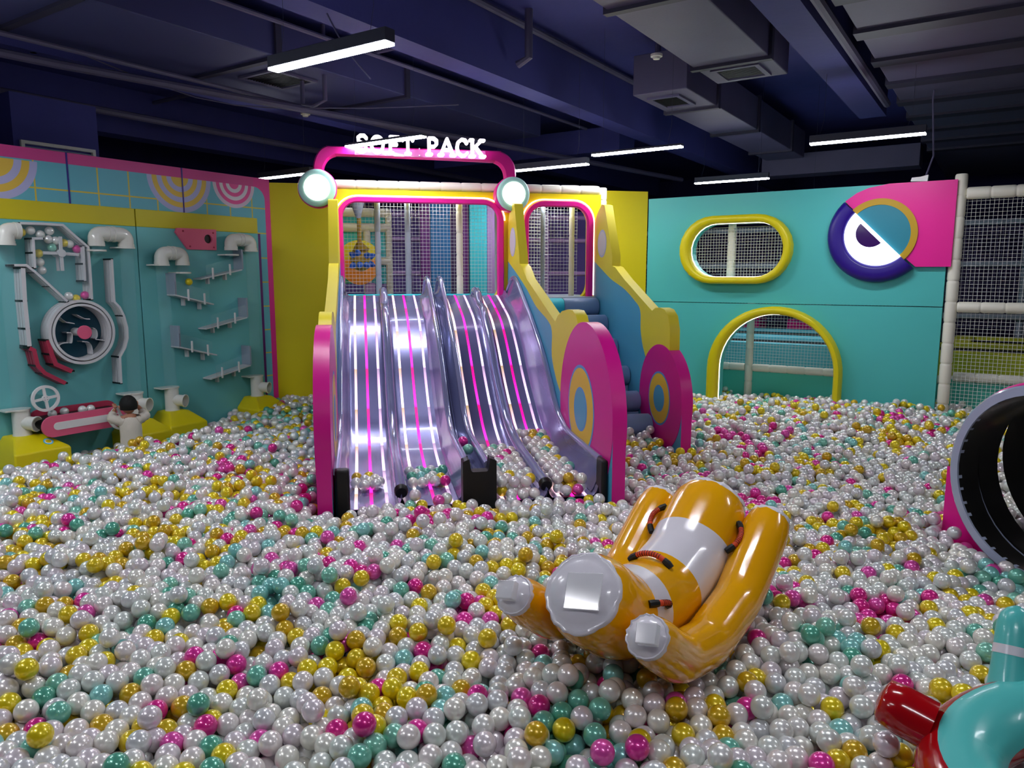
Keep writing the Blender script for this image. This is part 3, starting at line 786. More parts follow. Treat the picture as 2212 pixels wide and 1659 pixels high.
# pink arch with the lit letters ------------------------------------------------------
CA_ = N0 + .05
ca = lambda x, y, c=CA_: fp(FC, *c3(x, y), c)
po = [ca(*q) for q in ((415, 420), (415, 350), (432, 280), (470, 222), (520, 196), (580, 198), (1200, 216), (1800, 234), (1860, 240), (1915, 270), (1955, 320), (1975, 380), (1978, 440))]
pi_ = [ca(*q) for q in ((500, 420), (500, 370), (515, 330), (545, 295), (590, 277), (650, 273), (1200, 295), (1760, 322), (1810, 328), (1850, 350), (1875, 385), (1885, 420), (1888, 450))]
n = len(po); mid = [((po[i][0] + pi_[i][0]) / 2, (po[i][1] + pi_[i][1]) / 2) for i in range(n)]
so = spline(po, 4); si = spline(pi_, 4)
t = thing('sign_arch', FC(1.5, min(q[1] for q in po), CA_), 'pink padded arch over the tower carrying the lit white words', 'sign')
m = MB()
G = []
for tt, cc in ((0, -.04), (0, .0), (.14, .035), (.86, .035), (1, 0), (1, -.04), (0, -.04)):
    G.append([FC(*(so[k] * (1 - tt) + si[k] * tt), CA_ + cc) for k in range(len(so))])
m.grid(G, 0)
for e in (0, len(so) - 1): m.add([g[e] for g in G[:6]], [tuple(range(6))], 0)
obj('arch_band', m, M['magenta'], t, smooth=50)
cl = CA_ + .06
a, b = ca(700, 275, cl); a1, b1 = ca(1760, 318, cl)
obj('backing_plate', MB().prism(FC, [ca(735, 262, cl), ca(1745, 300, cl), ca(1745, 235, cl), ca(735, 215, cl)], cl - .02, cl - .012), pm('plate_clear', (210, 120, 190), .1, alpha=.5), t)
GLY = {   # strokes in a 0..1 high box; each stroke is a poly-line of a fat rounded pen
 'S': (.72, [[(.62, .80), (.50, .93), (.30, .93), (.16, .82), (.18, .64), (.38, .53), (.56, .42), (.60, .22), (.44, .08), (.24, .07), (.08, .18)]]),
 'O': (.82, [[(.41 + .30 * cos(t_), .5 + .42 * sin(t_)) for t_ in np.linspace(0, 2 * pi, 22)]]),
 'F': (.66, [[(.16, .08), (.16, .92)], [(.16, .92), (.56, .92)], [(.16, .52), (.46, .52)], [(.06, .07), (.28, .07)]]),
 'T': (.70, [[(.35, .08), (.35, .92)], [(.06, .90), (.64, .90)], [(.22, .07), (.48, .07)], [(.06, .90), (.05, .78)], [(.64, .90), (.65, .78)]]),
 'P': (.72, [[(.18, .08), (.18, .92)], [(.18, .92), (.44, .92), (.58, .80), (.58, .62), (.44, .48), (.18, .48)], [(.06, .07), (.30, .07)]]),
 'A': (.84, [[(.12, .08), (.42, .92), (.72, .08)], [(.22, .34), (.62, .34)], [(.03, .07), (.22, .07)], [(.62, .07), (.82, .07)]]),
 'C': (.76, [[(.66, .74), (.56, .90), (.38, .93), (.18, .78), (.12, .5), (.18, .22), (.38, .07), (.56, .09), (.68, .22)]]),
 'K': (.82, [[(.18, .08), (.18, .92)], [(.64, .90), (.22, .48)], [(.34, .56), (.70, .08)], [(.06, .07), (.28, .07)], [(.60, .07), (.80, .07)], [(.06, .92), (.20, .92)], [(.56, .91), (.76, .91)]]),
}
def letter(ch, a, b, h, sl_, wd):
    m = MB(); W, st = GLY[ch]; pr = .08 * h
    for si_, s_ in enumerate(st):
        # one thickened outline per stroke: discs and slabs of a round pen, overlapping inside the letter
        for i in range(len(s_)):
            x, y = s_[i][0] * wd, s_[i][1] * h
            p0 = (a + x, b + y + sl_ * x)
            m.prism(FC, ell(p0[0], p0[1], pr, pr, 14), cl, cl + .05 + .0006 * si_ , 0)
            if i < len(s_) - 1:
                x2, y2 = s_[i + 1][0] * wd, s_[i + 1][1] * h; p1 = (a + x2, b + y2 + sl_ * x2)
                dx_, dy_ = p1[0] - p0[0], p1[1] - p0[1]; L = hypot(dx_, dy_) + 1e-9; nx, ny = -dy_ / L * pr, dx_ / L * pr
                m.prism(FC, [(p0[0] - nx, p0[1] - ny), (p1[0] - nx, p1[1] - ny), (p1[0] + nx, p1[1] + ny), (p0[0] + nx, p0[1] + ny)], cl, cl + .0503 + .0006 * si_, 0)
    return obj('letter', m, M['signw'], t, smooth=0)
word = [('S', 742, 255, 842), ('O', 850, 262, 972), ('F', 985, 266, 1090), ('T', 1100, 270, 1190), ('P', 1282, 276, 1385), ('A', 1378, 280, 1510), ('C', 1505, 286, 1610), ('K', 1612, 291, 1735)]
for ch, x0, yb_, x1 in word:
    a, b = ca(x0, yb_, cl); a1, _ = ca(x1, yb_, cl); hh = ca(x0, yb_ - 150, cl)[1] - b
    letter(ch, a, b, hh * .97, 0.0, (a1 - a) / GLY[ch][0])
obj('bolt', MB().tube([FC(*ca(1235, 218, cl), cl - .012), FC(*ca(1235, 218, cl), cl)], .006, 8), M['white'], t); obj('bolt', MB().tube([FC(*ca(1235, 270, cl), cl - .012), FC(*ca(1235, 270, cl), cl)], .006, 8), M['white'], t)

# ------------------------------------------------------------------ side panels with wheels
def su(u): return lambda px, py: fp(SP(u), px, py)
out1 = [(90, 400), (90, 220), (98, 150), (110, 92), (124, 98), (150, 365), (152, 415), (166, 430), (190, 495), (340, 720), (352, 690), (375, 664), (405, 655), (432, 660), (450, 690), (458, 728)]
out2 = [(545, 400), (545, 205), (562, 150), (585, 102), (600, 106), (641, 372), (640, 425), (655, 432), (705, 498), (850, 662), (866, 648), (890, 645), (915, 655), (935, 690), (945, 760), (943, 862)]
PT = .078
def full_panel(u, out, wc, wr_, yb_px, q, label, flip=False, ringc=None, ringr=.28, wz_s=1.0):
    fr = SP(u)
    if flip: fr = Fr(F0 + UU * u, NN, UU)
    t = thing('side_panel', fr(2.5, 0, 0), label, 'slide side panel')
    top = [q(*c5(*p_)) for p_ in out]
    wn, wz = wc
    # ---- yellow fender: from the outline down to the painted lower border
    low = [q(*c5(*p_)) for p_ in yb_px]
    low = spline(low, 4)
    yel = [tuple(x) for x in top] + [(wn, wz)] + [tuple(x) for x in low[::-1]]
    blue = [(top[0][0], 0.0)] + [tuple(x) for x in low] + [(wn, wz), (wn, 0.0)]
    obj('yellow_fender', MB().prism(fr, yel, -PT, 0), M['yellowL'], t, bevel=.010)
    obj('blue_board', MB().prism(fr, blue, -PT, 0), M['blue'], t, bevel=.006)
    obj('front_foot', MB().prism(fr, [(wn, 0), (wn + wr_ - .004, 0), (wn + wr_ - .004, wz), (wn, wz)], -PT, 0, 1, 0), [M['magenta'], M['blue']], t, bevel=.006)
    W = ell(wn, wz, wr_, wr_ * wz_s, 64)
    W = [(a, max(b, 0.0)) for a, b in W]
    m = MB().prism(fr, W, -PT - .004, .004)
    wh = obj('wheel', m, M['magenta'], t, bevel=.012)
    rn_, rz_ = ringc or wc
    for i, (k_, mt) in enumerate(((1.0, 'skyring'), (.93, 'yel3'), (.50, 'skyring'), (.45, 'blue'))):
        if mt == 'yel3': M.setdefault('yel3', pm('wheel_yellow', (230, 188, 50), .42))
        obj('wheel_ring', MB().prism(fr, ell(rn_, rz_, ringr * k_, ringr * k_, 48), .0045, .0052 + .0008 * i), M[mt], wh)
    return t, fr
UP1 = 2.257; UP2 = 3.105
yb1 = [(90, 400), (140, 470), (190, 548), (240, 640), (300, 712), (322, 770), (322, 900), (345, 1020), (372, 1105)]
yb2 = [(545, 400), (600, 460), (640, 500), (705, 548), (760, 610), (788, 660), (790, 760), (800, 840), (815, 900)]
q1 = su(UP1); q2 = su(UP2)
W1 = ((3.10 + 4.22) / 2, .735); 
full_panel(UP1, out1, W1, .56, yb1, q1, 'side panel right of the slide lanes with a large magenta wheel', ringc=(3.60, .735), ringr=.285)
g2 = [q2(*c5(787, 1050)), q2(*c5(1012, 1080)), q2(*c5(865, 840))]
wn2 = (g2[0][0] + g2[1][0]) / 2; wr2 = (g2[1][0] - g2[0][0]) / 2
wz2 = .66
r2 = [q2(*c5(835, 1120)), q2(*c5(948, 1120)), q2(*c5(890, 975)), q2(*c5(890, 1270))]
full_panel(UP2, out2, (wn2, wz2), wr2, yb2, q2, 'farther side panel right of the stairs with a magenta wheel', ringc=((r2[0][0] + r2[1][0]) / 2, (r2[2][1] + r2[3][1]) / 2), ringr=(r2[1][0] - r2[0][0]) / 2)
# oval lights painted on the two peaks
for (u, px, py, lb) in ((UP1, 115, 300, 0), (UP2, 587, 308, 0)):
    pass
UL1 = .715
full_panel(UL1, out1, (3.62, .735), .56, yb1, q1, 'left side panel of the slide, seen edge on, pink in front and yellow above', flip=True, ringc=(3.60, .735), ringr=.285)
for (u, q, px, py, hx, hy) in ((UP1, q1, 116, 300, 17, 76), (UP2, q2, 587, 308, 23, 73)):
    a, b = q(*c5(px, py)); rx = abs(q(*c5(px + hx, py))[0] - a); rz = abs(q(*c5(px, py + hy))[1] - b)
    par = [o for o in COL.objects if o.name.startswith('side_panel')][0 if u == UP1 else 1]
    obj('pale_oval', MB().prism(SP(u), ell(a, b, min(rx, rz), rz, 40), .0, .002), pm('oval_border', (176, 182, 220), .4), par)
    obj('pale_oval', MB().prism(SP(u), ell(a, b, min(rx, rz) * .86, rz * .86, 40), .0025, .003), pm('oval_fill', (204, 200, 214), .4), par)

# ------------------------------------------------------------------ stair rollers
rolls = [(1.295, 1.294), (1.556, 1.148), (1.846, .954), (2.156, .746), (2.416, .568), (2.679, .425)]
for i, (n_, z_) in enumerate(rolls):
    t = thing('stair_roller', FC(UP1 + PT + .4, z_ - .083, n_), ['topmost grey blue foam roller of the stairs with a cyan left half', 'second roller of the foam stairs from the top', 'third roller of the foam stairs from the top',
              'fourth roller of the foam stairs from the top', 'fifth roller of the foam stairs, balls resting behind it', 'lowest roller of the foam stairs, half covered by balls'][i], 'foam roller', 'foam rollers of the stairs')
    u0, u1 = UP1 + PT + .006, UP2 - .006; um = u0 + (u1 - u0) * .55
    def cyl(a, b, mt): obj('foam_half', MB().tube([FC(a, z_, n_), FC(a + .006, z_, n_), FC(b - .012, z_, n_), FC(b, z_, n_)], [.078, .083, .083, .074], 28), M[mt], t, smooth=50)
    if i == 0: cyl(u0, um, 'cyan'); cyl(um + .001, u1, 'roller')
    else: cyl(u0, u1, 'roller')
    obj('stair_core', MB().box(FC, u0, u1, max(0, z_ - .5), z_ - .085, n_ - .14, n_ + .02), M['roller'], t)

# ------------------------------------------------------------------ the slide itself
LP_ = [(N0, ZP), (1.22, ZP - .004), (1.55, 1.30), (1.83, 1.20), (2.10, 1.015), (2.35, .80), (2.52, .672), (2.68, .565), (2.83, .475), (3.05, .395), (3.3, .352), (3.6, .33), (4.1, .315)]
lp = spline(LP_, 6)
def lane_z(n_):
    return float(np.interp(n_, [q[0] for q in LP_], [q[1] for q in LP_]))
RP_ = [(1.2, ZP + .01), (1.28, 1.47), (1.42, 1.545), (1.56, 1.565), (1.72, 1.51), (1.99, 1.37), (2.25, 1.235), (2.51, 1.08), (2.7, .95), (2.88, .80), (3.05, .655), (3.2, .585), (3.36, .545), (3.7, .53), (4.05, .52)]
rp = spline(RP_, 4)
def uat(x, y, n_=1.22): return fp(FC, *c4(x, y), n_)[0]
US0 = .735; USR = 2.235
d1 = uat(552, 75); d3 = uat(1165, 80) ; cL = uat(850, 60, 1.5); cR = uat(930, 60, 1.5)
d1, d3 = 1.085, 1.915
cL, cR = 1.455, 1.575
lanes = [(US0 + .02, d1, [(330, 0), (410, 1), (487, 2)]), (d1, cL, [(612, 0), (685, 1), (775, 2)]), (cR, d3, [(985, 0), (1040, 1), (1115, 2)]), (d3, USR - .02, [(1230, 0), (1300, 1), (1390, 2)])]
t = thing('wave_slide', FC(1.5, 0, 2.6), 'glossy grey lavender four lane wave slide with glowing pink and white strips', 'slide')
p = Pat('led_pink_segments', (255, 20, 160), .3)
def ledmat(name, cols, s_):
    m_ = bpy.data.materials.new(name); m_.use_nodes = True; nt = m_.node_tree; b = nt.nodes['Principled BSDF']
    uv = nt.nodes.new('ShaderNodeUVMap'); uv.uv_map = 'UVMap'; sp = nt.nodes.new('ShaderNodeSeparateXYZ'); nt.links.new(uv.outputs[0], sp.inputs[0])
    fr_ = nt.nodes.new('ShaderNodeMath'); fr_.operation = 'FRACT'
    mu = nt.nodes.new('ShaderNodeMath'); mu.operation = 'MULTIPLY'; mu.inputs[1].default_value = 2.35; nt.links.new(sp.outputs[1], mu.inputs[0]); nt.links.new(mu.outputs[0], fr_.inputs[0])
    cr = nt.nodes.new('ShaderNodeValToRGB'); e = cr.color_ramp.elements
    e[0].position = 0; e[0].color = srgb(cols[0]); e[1].position = 1; e[1].color = srgb(cols[1])
    x = e.new(.3); x.color = srgb(cols[1]); x = e.new(.93); x.color = srgb(cols[2]); 
    nt.links.new(fr_.outputs[0], cr.inputs[0]); nt.links.new(cr.outputs[0], b.inputs['Emission Color']); b.inputs['Emission Strength'].default_value = s_
    b.inputs['Base Color'].default_value = srgb(cols[1]); return m_
LM = [ledmat('led_warm', [(150, 140, 60), (240, 190, 200), (255, 255, 250)], 1.35), ledmat('led_pink', [(220, 0, 90), (240, 0, 150), (255, 60, 215)], 1.4), ledmat('led_pale', [(110, 110, 110), (225, 180, 225), (255, 250, 255)], 1.2)]
lanes_o = []
for li, (u0, u1, strips) in enumerate(lanes):
    mu_ = (u0 + u1) / 2; hw = (u1 - u0) / 2
    cs = [(-1, .055), (-.93, .022), (-.84, .004), (-.7, 0), (0, 0), (.7, 0), (.84, .004), (.93, .022), (1, .055)]
    m = MB()
    m.grid([[FC(mu_ + s_ * hw, q[1] + h_ - .0, q[0]) for s_, h_ in cs] for q in lp], 0)
    m.grid([[FC(mu_ + s_ * hw, q[1] + h_ - .02, q[0]) for s_, h_ in cs[::-1]] for q in lp], 0)
    lo = obj('lane', m, M['slide'], t, smooth=60)
    for (x, kind) in strips:
        us = uat(x, 130)
        uu_ = mu_ + (-.52, 0, .52)[kind] * hw
        m = MB(); nlen = 0; G = []; UV = []; pv = None
        for q in lp:
            pt = FC(uu_, q[1] + .003, q[0])
            if pv is not None: nlen += np.linalg.norm(pt - pv)
            pv = pt
            G.append([FC(uu_ - .0095, q[1] + .001, q[0]), FC(uu_ - .008, q[1] + .005, q[0]), FC(uu_ + .008, q[1] + .005, q[0]), FC(uu_ + .0095, q[1] + .001, q[0])]); UV += [(0, nlen)] * 4
        m.grid(G, 0, UV)
        obj('light_strip', m, LM[kind], lo, label=['lit warm white strip', 'lit pink strip', 'lit pale pink strip'][kind])
# low rounded dividers inside each pair of lanes
for (u, ne) in ((d1, 4.0), (d3, 4.02)):
    P = []; R = []
    for q in spline([(1.2, ZP - .03), (1.27, ZP + .03), (1.36, ZP + .055), (1.5, ZP + .02), (1.65, 1.33)] + [(n_, z_ + .085) for n_, z_ in LP_[3:] if n_ < ne - .1] + [(ne, .385)], 4):
        P.append(FC(u, q[1], q[0])); R.append(.034 if q[0] > 1.28 else .026)
    obj('divider', MB().tube(P, R, 14), M['slide2'], t, smooth=60)
    wv = MB(); pr_ = [q for q in lp if 1.25 < q[0] < ne]
    wv.grid([[FC(u - .03, q[1] - .01, q[0]), FC(u - .012, q[1] + .05, q[0]), FC(u - .008, q[1] + .10 - .05 * (q[0] < 1.5), q[0]), FC(u + .008, q[1] + .10 - .05 * (q[0] < 1.5), q[0]), FC(u + .012, q[1] + .05, q[0]), FC(u + .03, q[1] - .01, q[0])] for q in pr_], 0)
    obj('divider_web', wv, M['slide'], t, smooth=60)
    e = FC(u, .385, ne); e2 = FC(u, .375, ne + .035)
    obj('end_cap', MB().tube([e, e * .3 + e2 * .7, e2], [.039, .039, .033], 16), M['black'], t, label='black round end cap')
# tall shells: outer left, outer right and the double wall of the centre channel
def shell(name, u, du, lowoff=.0, un=None):
    """sheet curving up from the lane edge at u+du to the rim at u"""
    G = []; G2 = []
    for q in rp:
        zl = lane_z(q[0]); hgt = max(q[1] - zl, .01)
        row = []
        for s_ in np.linspace(0, 1, 8):
            a = s_ * pi / 2
            row.append(FC(u + du * (1 - sin(a)), zl + .01 + (hgt - .01) * (1 - cos(a)) ** .8, q[0]))
        G.append(row); G2.append([p_ - UU * .012 * (1 if du > 0 else -1) - np.array([0, 0, .004]) for p_ in row][::-1])
    m = MB(); m.grid(G, 0); m.grid(G2, 0)
    s1 = obj(name, m, M['slide'], t, smooth=60)
    obj('rim_tube', MB().tube([FC(u - .004 * (1 if du > 0 else -1), q[1], q[0]) for q in rp], .021, 12), M['slide2'], s1, smooth=60)
shell('side_shell', US0, .05); shell('side_shell', USR, -.05)
shell('channel_wall', cL, -.05); shell('channel_wall', cR, .05)
m = MB()
m.grid([[FC(cL + .002, q[1] - .02, q[0]), FC(cL + .02, lane_z(q[0]) + .55 * (q[1] - lane_z(q[0])), q[0]), FC((cL + cR) / 2, lane_z(q[0]) + .38 * (q[1] - lane_z(q[0])), q[0]), FC(cR - .02, lane_z(q[0]) + .55 * (q[1] - lane_z(q[0])), q[0]), FC(cR - .002, q[1] - .02, q[0])] for q in rp], 0)
obj('ball_channel', m, M['slide2'], t, smooth=60)
m = MB()
for k_ in (-1, 0, 1): m.tube([FC((cL + cR) / 2 + .02 * k_, lane_z(q[0]) + .40 * (q[1] - lane_z(q[0])) + .008, q[0]) for q in rp], .006, 8)
obj('channel_rib', m, M['slide2'], t, smooth=60)
# black feet
uc = (cL + cR) / 2
m = MB().prism(FC, [(cL - .035, .1), (cR + .035, .1), (cR + .035, .56), (cR - .002, .575), (cR - .012, .50), (cL + .012, .50), (cL + .002, .575), (cL - .035, .56)], 4.05, 4.13)
obj('channel_foot', m, M['black'], t, bevel=.012, label='black U shaped end block')
obj('shell_foot', MB().box(FC, US0 - .008, US0 + .07, .1, .545, 4.05, 4.12), M['black'], t, bevel=.015, label='black end block')
obj('shell_foot', MB().box(FC, USR - .02, USR + .018, .1, .535, 4.05, 4.16), M['black'], t, bevel=.012, label='black end block')
obj('slide_base', MB().prism(SP(0), [(N0, 0), (4.0, 0)] + [(q[0], q[1] - .03) for q in lp[::-1] if q[0] < 4.0], -(USR - .06), -(US0 + .06)), M['dpurple'], t)

# ================================================================== BALL-RUN WALL (left)
CB = .035                                                   # board thickness
c1 = lambda x, y: (x * .2803, 280 + y * .2803)
c2 = lambda x, y: (x * .2803, 600 + y * .2803)
cz4 = lambda x, y: (x / 5.185, 440 + y / 5.185)
cz5 = lambda x, y: (310 + x * .24106, 470 + y * .24106)
L_ = lambda px, py, c: LW(*lw(px, py, c), c)                 # 3-D point at distance c in front of the wall
yj = lw(297, 600)[0]; yend = lw(555, 560)[0]
zy1 = lw(297, 452)[1]; zy0 = lw(297, 490)[1]
zt_l = lw(2, 430)[1]
for (a0, a1, lb) in ((-2.4, yj - .004, 'left play board, teal with a yellow band, carrying the ring and rails'), (yj + .004, yend, 'right play board, teal with a yellow band, carrying the zigzag shelves')):
    t = thing('play_board', LW((a0 + a1) / 2, 0, CB), lb, 'play board')
    obj('teal_board', MB().box(LW, a0, a1, 0, zy0, .001, CB), M['tealb'], t, bevel=.004)
    obj('yellow_band', MB().box(LW, a0, a1, zy0, zy1, .001, CB), M['yband'] if 'yband' in M else M.setdefault('yband', pm('yellow_band', (204, 190, 18), .45)), t, bevel=.004)
    if a1 == yend: obj('purple_edge', MB().box(LW, yend + .0005, yend + .035, 0, zy0, .001, CB - .01), M['purple'], t)

def elbow_path(pts, r=.06, n=6):
    """poly-line with rounded corners"""
    P = [np.array(p, float) for p in pts]; out = [P[0]]
    for i in range(1, len(P) - 1):
        a = P[i - 1] - P[i]; b = P[i + 1] - P[i]; la, lb = np.linalg.norm(a), np.linalg.norm(b); a /= la; b /= lb
        rr = min(r, la * .49, lb * .49); s0 = P[i] + a * rr; s1 = P[i] + b * rr
        for k in range(n + 1):
            u = k / n; out.append((1 - u) ** 2 * s0 + 2 * u * (1 - u) * P[i] + u * u * s1)
    out.append(P[-1]); return out
CT = .13                                                     # how far the pipes stand off the wall
def clear_tube(a, b, r, parent, n=2):
    P = [a + (b - a) * i / n for i in range(n + 1)]
    m = MB().tube(P, r, 24, caps=False)
    return obj('clear_tube', m, M['clear'], parent, smooth=60, label='clear acrylic tube')
def flange(p, r, parent, wide=0, name='flange'):
    m = MB().tube([p - np.array([0, 0, .007]), p + np.array([0, 0, .007])], r, 24)
    if wide: m.box(Fr(p, (0, 1, 0), (1, 0, 0)), -wide, 0, -.006, .006, -CT + CB + .01, r * .6)
    return obj(name, m, M['pvc'], parent)
def tee(px, py_top, py_bot, mpx, mpy, rt_, label_t, parent):
    """white tee at the foot of a tube with its mouth turned to the room"""
    top = L_(px, py_top, CT); bot = L_(px, py_bot, CT)
    bot = np.array([top[0], top[1], bot[2]])
    obj('tee_body', MB().tube([bot, bot + (0, 0, .012), top], [rt_ * 1.08, rt_, rt_], 24), M['pvc'], parent, smooth=50)
    mz = L_(mpx, mpy, CT + .1)[2]
    c0 = np.array([top[0], top[1], mz]); d = np.array([.80, .42, -.06]); d /= np.linalg.norm(d)
    ro = rt_ * .92
    obj('tee_mouth', MB().lathe(c0, d, [(.01, ro * .92), (.115, ro * .92), (.118, ro * 1.04), (.13, ro * 1.04), (.13, ro * .90), (.05, ro * .86)], 28), M['pvc'], parent, smooth=50)
    obj('mouth_inside', MB().tube([c0 + d * .048, c0 + d * .049], ro * .87, 20), M['black'], parent)
    flange(top + np.array([0, 0, .006]), rt_ * 1.12, parent, wide=rt_ * 1.9)
    return top
TUBES = [
 dict(lb='PVC ball pipe at the far left with a clear rising tube', path=[cz4(60, 455), cz4(60, 305), cz4(205, 305)], a=cz4(60, 455), foot=(44, 886, 940, 53, 917), r=.060),
 dict(lb='PVC ball pipe beside the ring, its foot hidden behind the child', path=[cz4(1080, 470), cz4(1080, 350), cz4(1415, 350), cz4(1415, 495)], a=cz4(1415, 495), foot=(291, 850, 905, 318, 872), r=.060, short=cz4(1080, 525)),
 dict(lb='PVC ball pipe at the left edge of the right play board', path=[cz5(350, 425), cz5(350, 322), cz5(163, 322), cz5(163, 425)], a=cz5(163, 425), foot=(370, 838, 886, 382, 866), r=.058, short=cz5(350, 495)),
 dict(lb='PVC ball pipe at the right edge of the right play board', path=[cz5(785, 290), cz5(785, 205), cz5(962, 205), cz5(962, 300)], a=cz5(962, 300), foot=(554, 813, 855, 567.6, 837), r=.058, short=cz5(785, 335)),
]
for T in TUBES:
    P3 = [L_(*p_, CT) for p_ in T['path']]
    t = thing('ball_pipe', (P3[0][0], P3[0][1], .4), T['lb'], 'pipe', 'white ball pipes of the play wall')
    r = T['r']
    zt2 = max(p_[2] for p_ in P3)
    P3 = [np.array([p_[0], p_[1], zt2 if abs(p_[2] - zt2) < .05 else p_[2]]) for p_ in P3]
    if len(P3) == 4: P3[1][1] = P3[0][1]; P3[2][1] = P3[3][1]
    EP = elbow_path(P3, .1)
    obj('elbow', MB().tube(EP, r, 24), M['pvc'], t, smooth=60)
    m_ = MB()
    for e in (0, -1):
        e0 = EP[e]; e1 = EP[1] if e == 0 else EP[-2]; d = (e0 - e1) / np.linalg.norm(e0 - e1)
        m_.tube([e0 - d * .03, e0 + d * .004], r * 1.07, 24)
    if len(P3) == 4:
        md = (P3[1] + P3[2]) / 2; d = (P3[2] - P3[1]) / np.linalg.norm(P3[2] - P3[1])
        m_.tube([md - d * .03, md - d * .012], r * 1.08, 24); m_.tube([md + d * .012, md + d * .03], r * 1.08, 24)
    obj('collar', m_, M['pvc'], t, smooth=50)
    ft = T['foot']
    A = L_(*T['a'], CT)
    foot_top = tee(ft[0], ft[1], ft[2], ft[3], ft[4], r * 1.05, '', t)
    clear_tube(np.array([A[0], A[1], A[2]]), np.array([foot_top[0], foot_top[1], foot_top[2]]), r * .9, t)
    flange(A, r * 1.15, t, wide=r * 1.6)
    if 'short' in T:
        s_ = L_(*T['short'], CT); s0 = P3[0] if abs(P3[0][1] - s_[1]) < abs(P3[-1][1] - s_[1]) else P3[-1]
        clear_tube(s0, np.array([s0[0], s0[1], s_[2] - .02]), r * .86, t, 1)
        flange(np.array([s0[0], s0[1], s_[2]]), r * 1.2, t, wide=r * 1.6)
    T['x'] = foot_top

# yellow foam blocks under the pipes
BL = []
def fb(i, dy, lb, half=.18, c1=.38):
    x = TUBES[i]['x']; zfoot = None
    ft = TUBES[i]['foot']; ztp = L_(ft[0], ft[2], CT)[2]
    a0, a1 = x[1] - half + dy, x[1] + half + dy
    zs = ztp - .10; c0 = CB + .004; m = MB()
    ha = half * .52
    V = [LW(a0, 0, c0), LW(a1, 0, c0), LW(a1, 0, c1), LW(a0, 0, c1), LW(a0, zs, c0), LW(a1, zs, c0), LW(a1, zs, c1), LW(a0, zs, c1),
         LW(x[1] - ha, ztp, c0), LW(x[1] + ha, ztp, c0), LW(x[1] + ha, ztp, c0 + .19), LW(x[1] - ha, ztp, c0 + .19)]
    F = [(0, 1, 5, 4), (1, 2, 6, 5), (2, 3, 7, 6), (3, 0, 4, 7), (4, 5, 9, 8), (5, 6, 10, 9), (6, 7, 11, 10), (7, 4, 8, 11), (8, 9, 10, 11), (0, 3, 2, 1)]
    m.add(V, F); BL.append((XL, XL + c1, a0, a1, zs))
    return tag(obj('foam_block', m, M['yellow'], bevel=.012), lb, 'foam block', 'yellow foam blocks under the pipes')
b0 = fb(0, .03, 'leftmost yellow foam block, with a round blue and yellow sticker', half=.20, c1=.38)
fb(1, .0, 'yellow foam block right behind the child'); fb(2, .0, 'yellow foam block between the child and the zigzag shelves'); fb(3, .0, 'yellow foam block at the right end of the play wall')
# sticker on the first block (thin, on its sloping front)
x = TUBES[0]['x']; ztp = L_(TUBES[0]['foot'][0], TUBES[0]['foot'][2], CT)[2]
P0 = LW(x[1] + .10, ztp - .10 * .5, CB + .004 + .19 + (.38 - CB - .004 - .19) * .5)
nrm = np.array([.10, 0, .151]); nrm /= np.linalg.norm(nrm)
SF = Fr(P0, (0, 1, 0), nrm, np.cross(nrm, (0, 1, 0)))
LOC[b0.name] = np.array(b0.location)
st = obj('round_sticker', MB().prism(SF, ell(0, 0, .034, .034, 28), .001, .003), pm('sticker_blue', (60, 190, 235), .3), b0)
obj('sticker_ring', MB().prism(SF, ell(0, 0, .026, .026, 28), .003, .0036), M['white'], st); obj('sticker_centre', MB().prism(SF, ell(0, 0, .019, .019, 28), .0036, .0042), M['yellow'], st)

# rails: three parallel slats standing off the wall with dark clips -------------------
def rail(name, path_px, label, c=.16, w_=.018, mat='rail', mode=None, front=.03, parts=True, parent=None, cat='ball rail'):
    pts = [lw(px, py, c) for px, py in path_px]
    P = [np.array(q) for q in pts]
    t = parent or thing(name, LW(P[0][0], P[0][1], c), label, cat)
    def ribbon(m, ca, cb, wd):
        n = len(P); L = []; R = []
        for i in range(n):
            d0 = P[i] - P[i - 1] if i > 0 else P[1] - P[0]; d1 = P[i + 1] - P[i] if i < n - 1 else P[i] - P[i - 1]
            d0 /= np.linalg.norm(d0) + 1e-9; d1 /= np.linalg.norm(d1) + 1e-9
            n0 = np.array([-d0[1], d0[0]]); n1 = np.array([-d1[1], d1[0]]); nn = n0 + n1; nn /= np.linalg.norm(nn) + 1e-9
            k = 1 / max(.4, np.dot(nn, n0)); L.append(P[i] + nn * wd / 2 * k); R.append(P[i] - nn * wd / 2 * k)
        m.grid([[LW(*L[i], cb), LW(*R[i], cb), LW(*R[i], ca), LW(*L[i], ca)] for i in range(n)], 0, closed_u=True)
        for e in (0, n - 1): m.add([LW(*L[e], cb), LW(*R[e], cb), LW(*R[e], ca), LW(*L[e], ca)], [(0, 1, 2, 3)], 0)
    for (ca_, cb_) in ((c - .036, c), (c - .080, c - .046), (c - .124, c - .090)):
        m = MB(); ribbon(m, ca_, cb_, w_); obj('slat', m, M[mat], t, smooth=40)
    m = MB()
    for i in range(len(P)):
        if i in (0, len(P) - 1) or len(P) < 8 or i % 4 == 0:
            m.box(Fr(LW(*P[i], 0), (0, 1, 0), (1, 0, 0)), -w_ * .62, w_ * .62, -.007, .007, .036, c - .002)
    obj('clip', m, M['black'], t)
    return t
rail('ball_rail', [(31, 573), (57, 573), (77, 588), (110, 618), (146, 651)], 'white slanting rail leading down to the top of the ring')
rail('ball_rail', [(50, 579), (54, 650), (60, 710), (64, 748)], 'long white upright rail at the far left of the play wall', w_=.03)
rail('deflector', [(64, 752), (74, 757), (82, 790), (97, 806), (142, 828)], 'lower dark pink zigzag deflector left of the handwheel', mat='redp', w_=.03, cat='deflector')
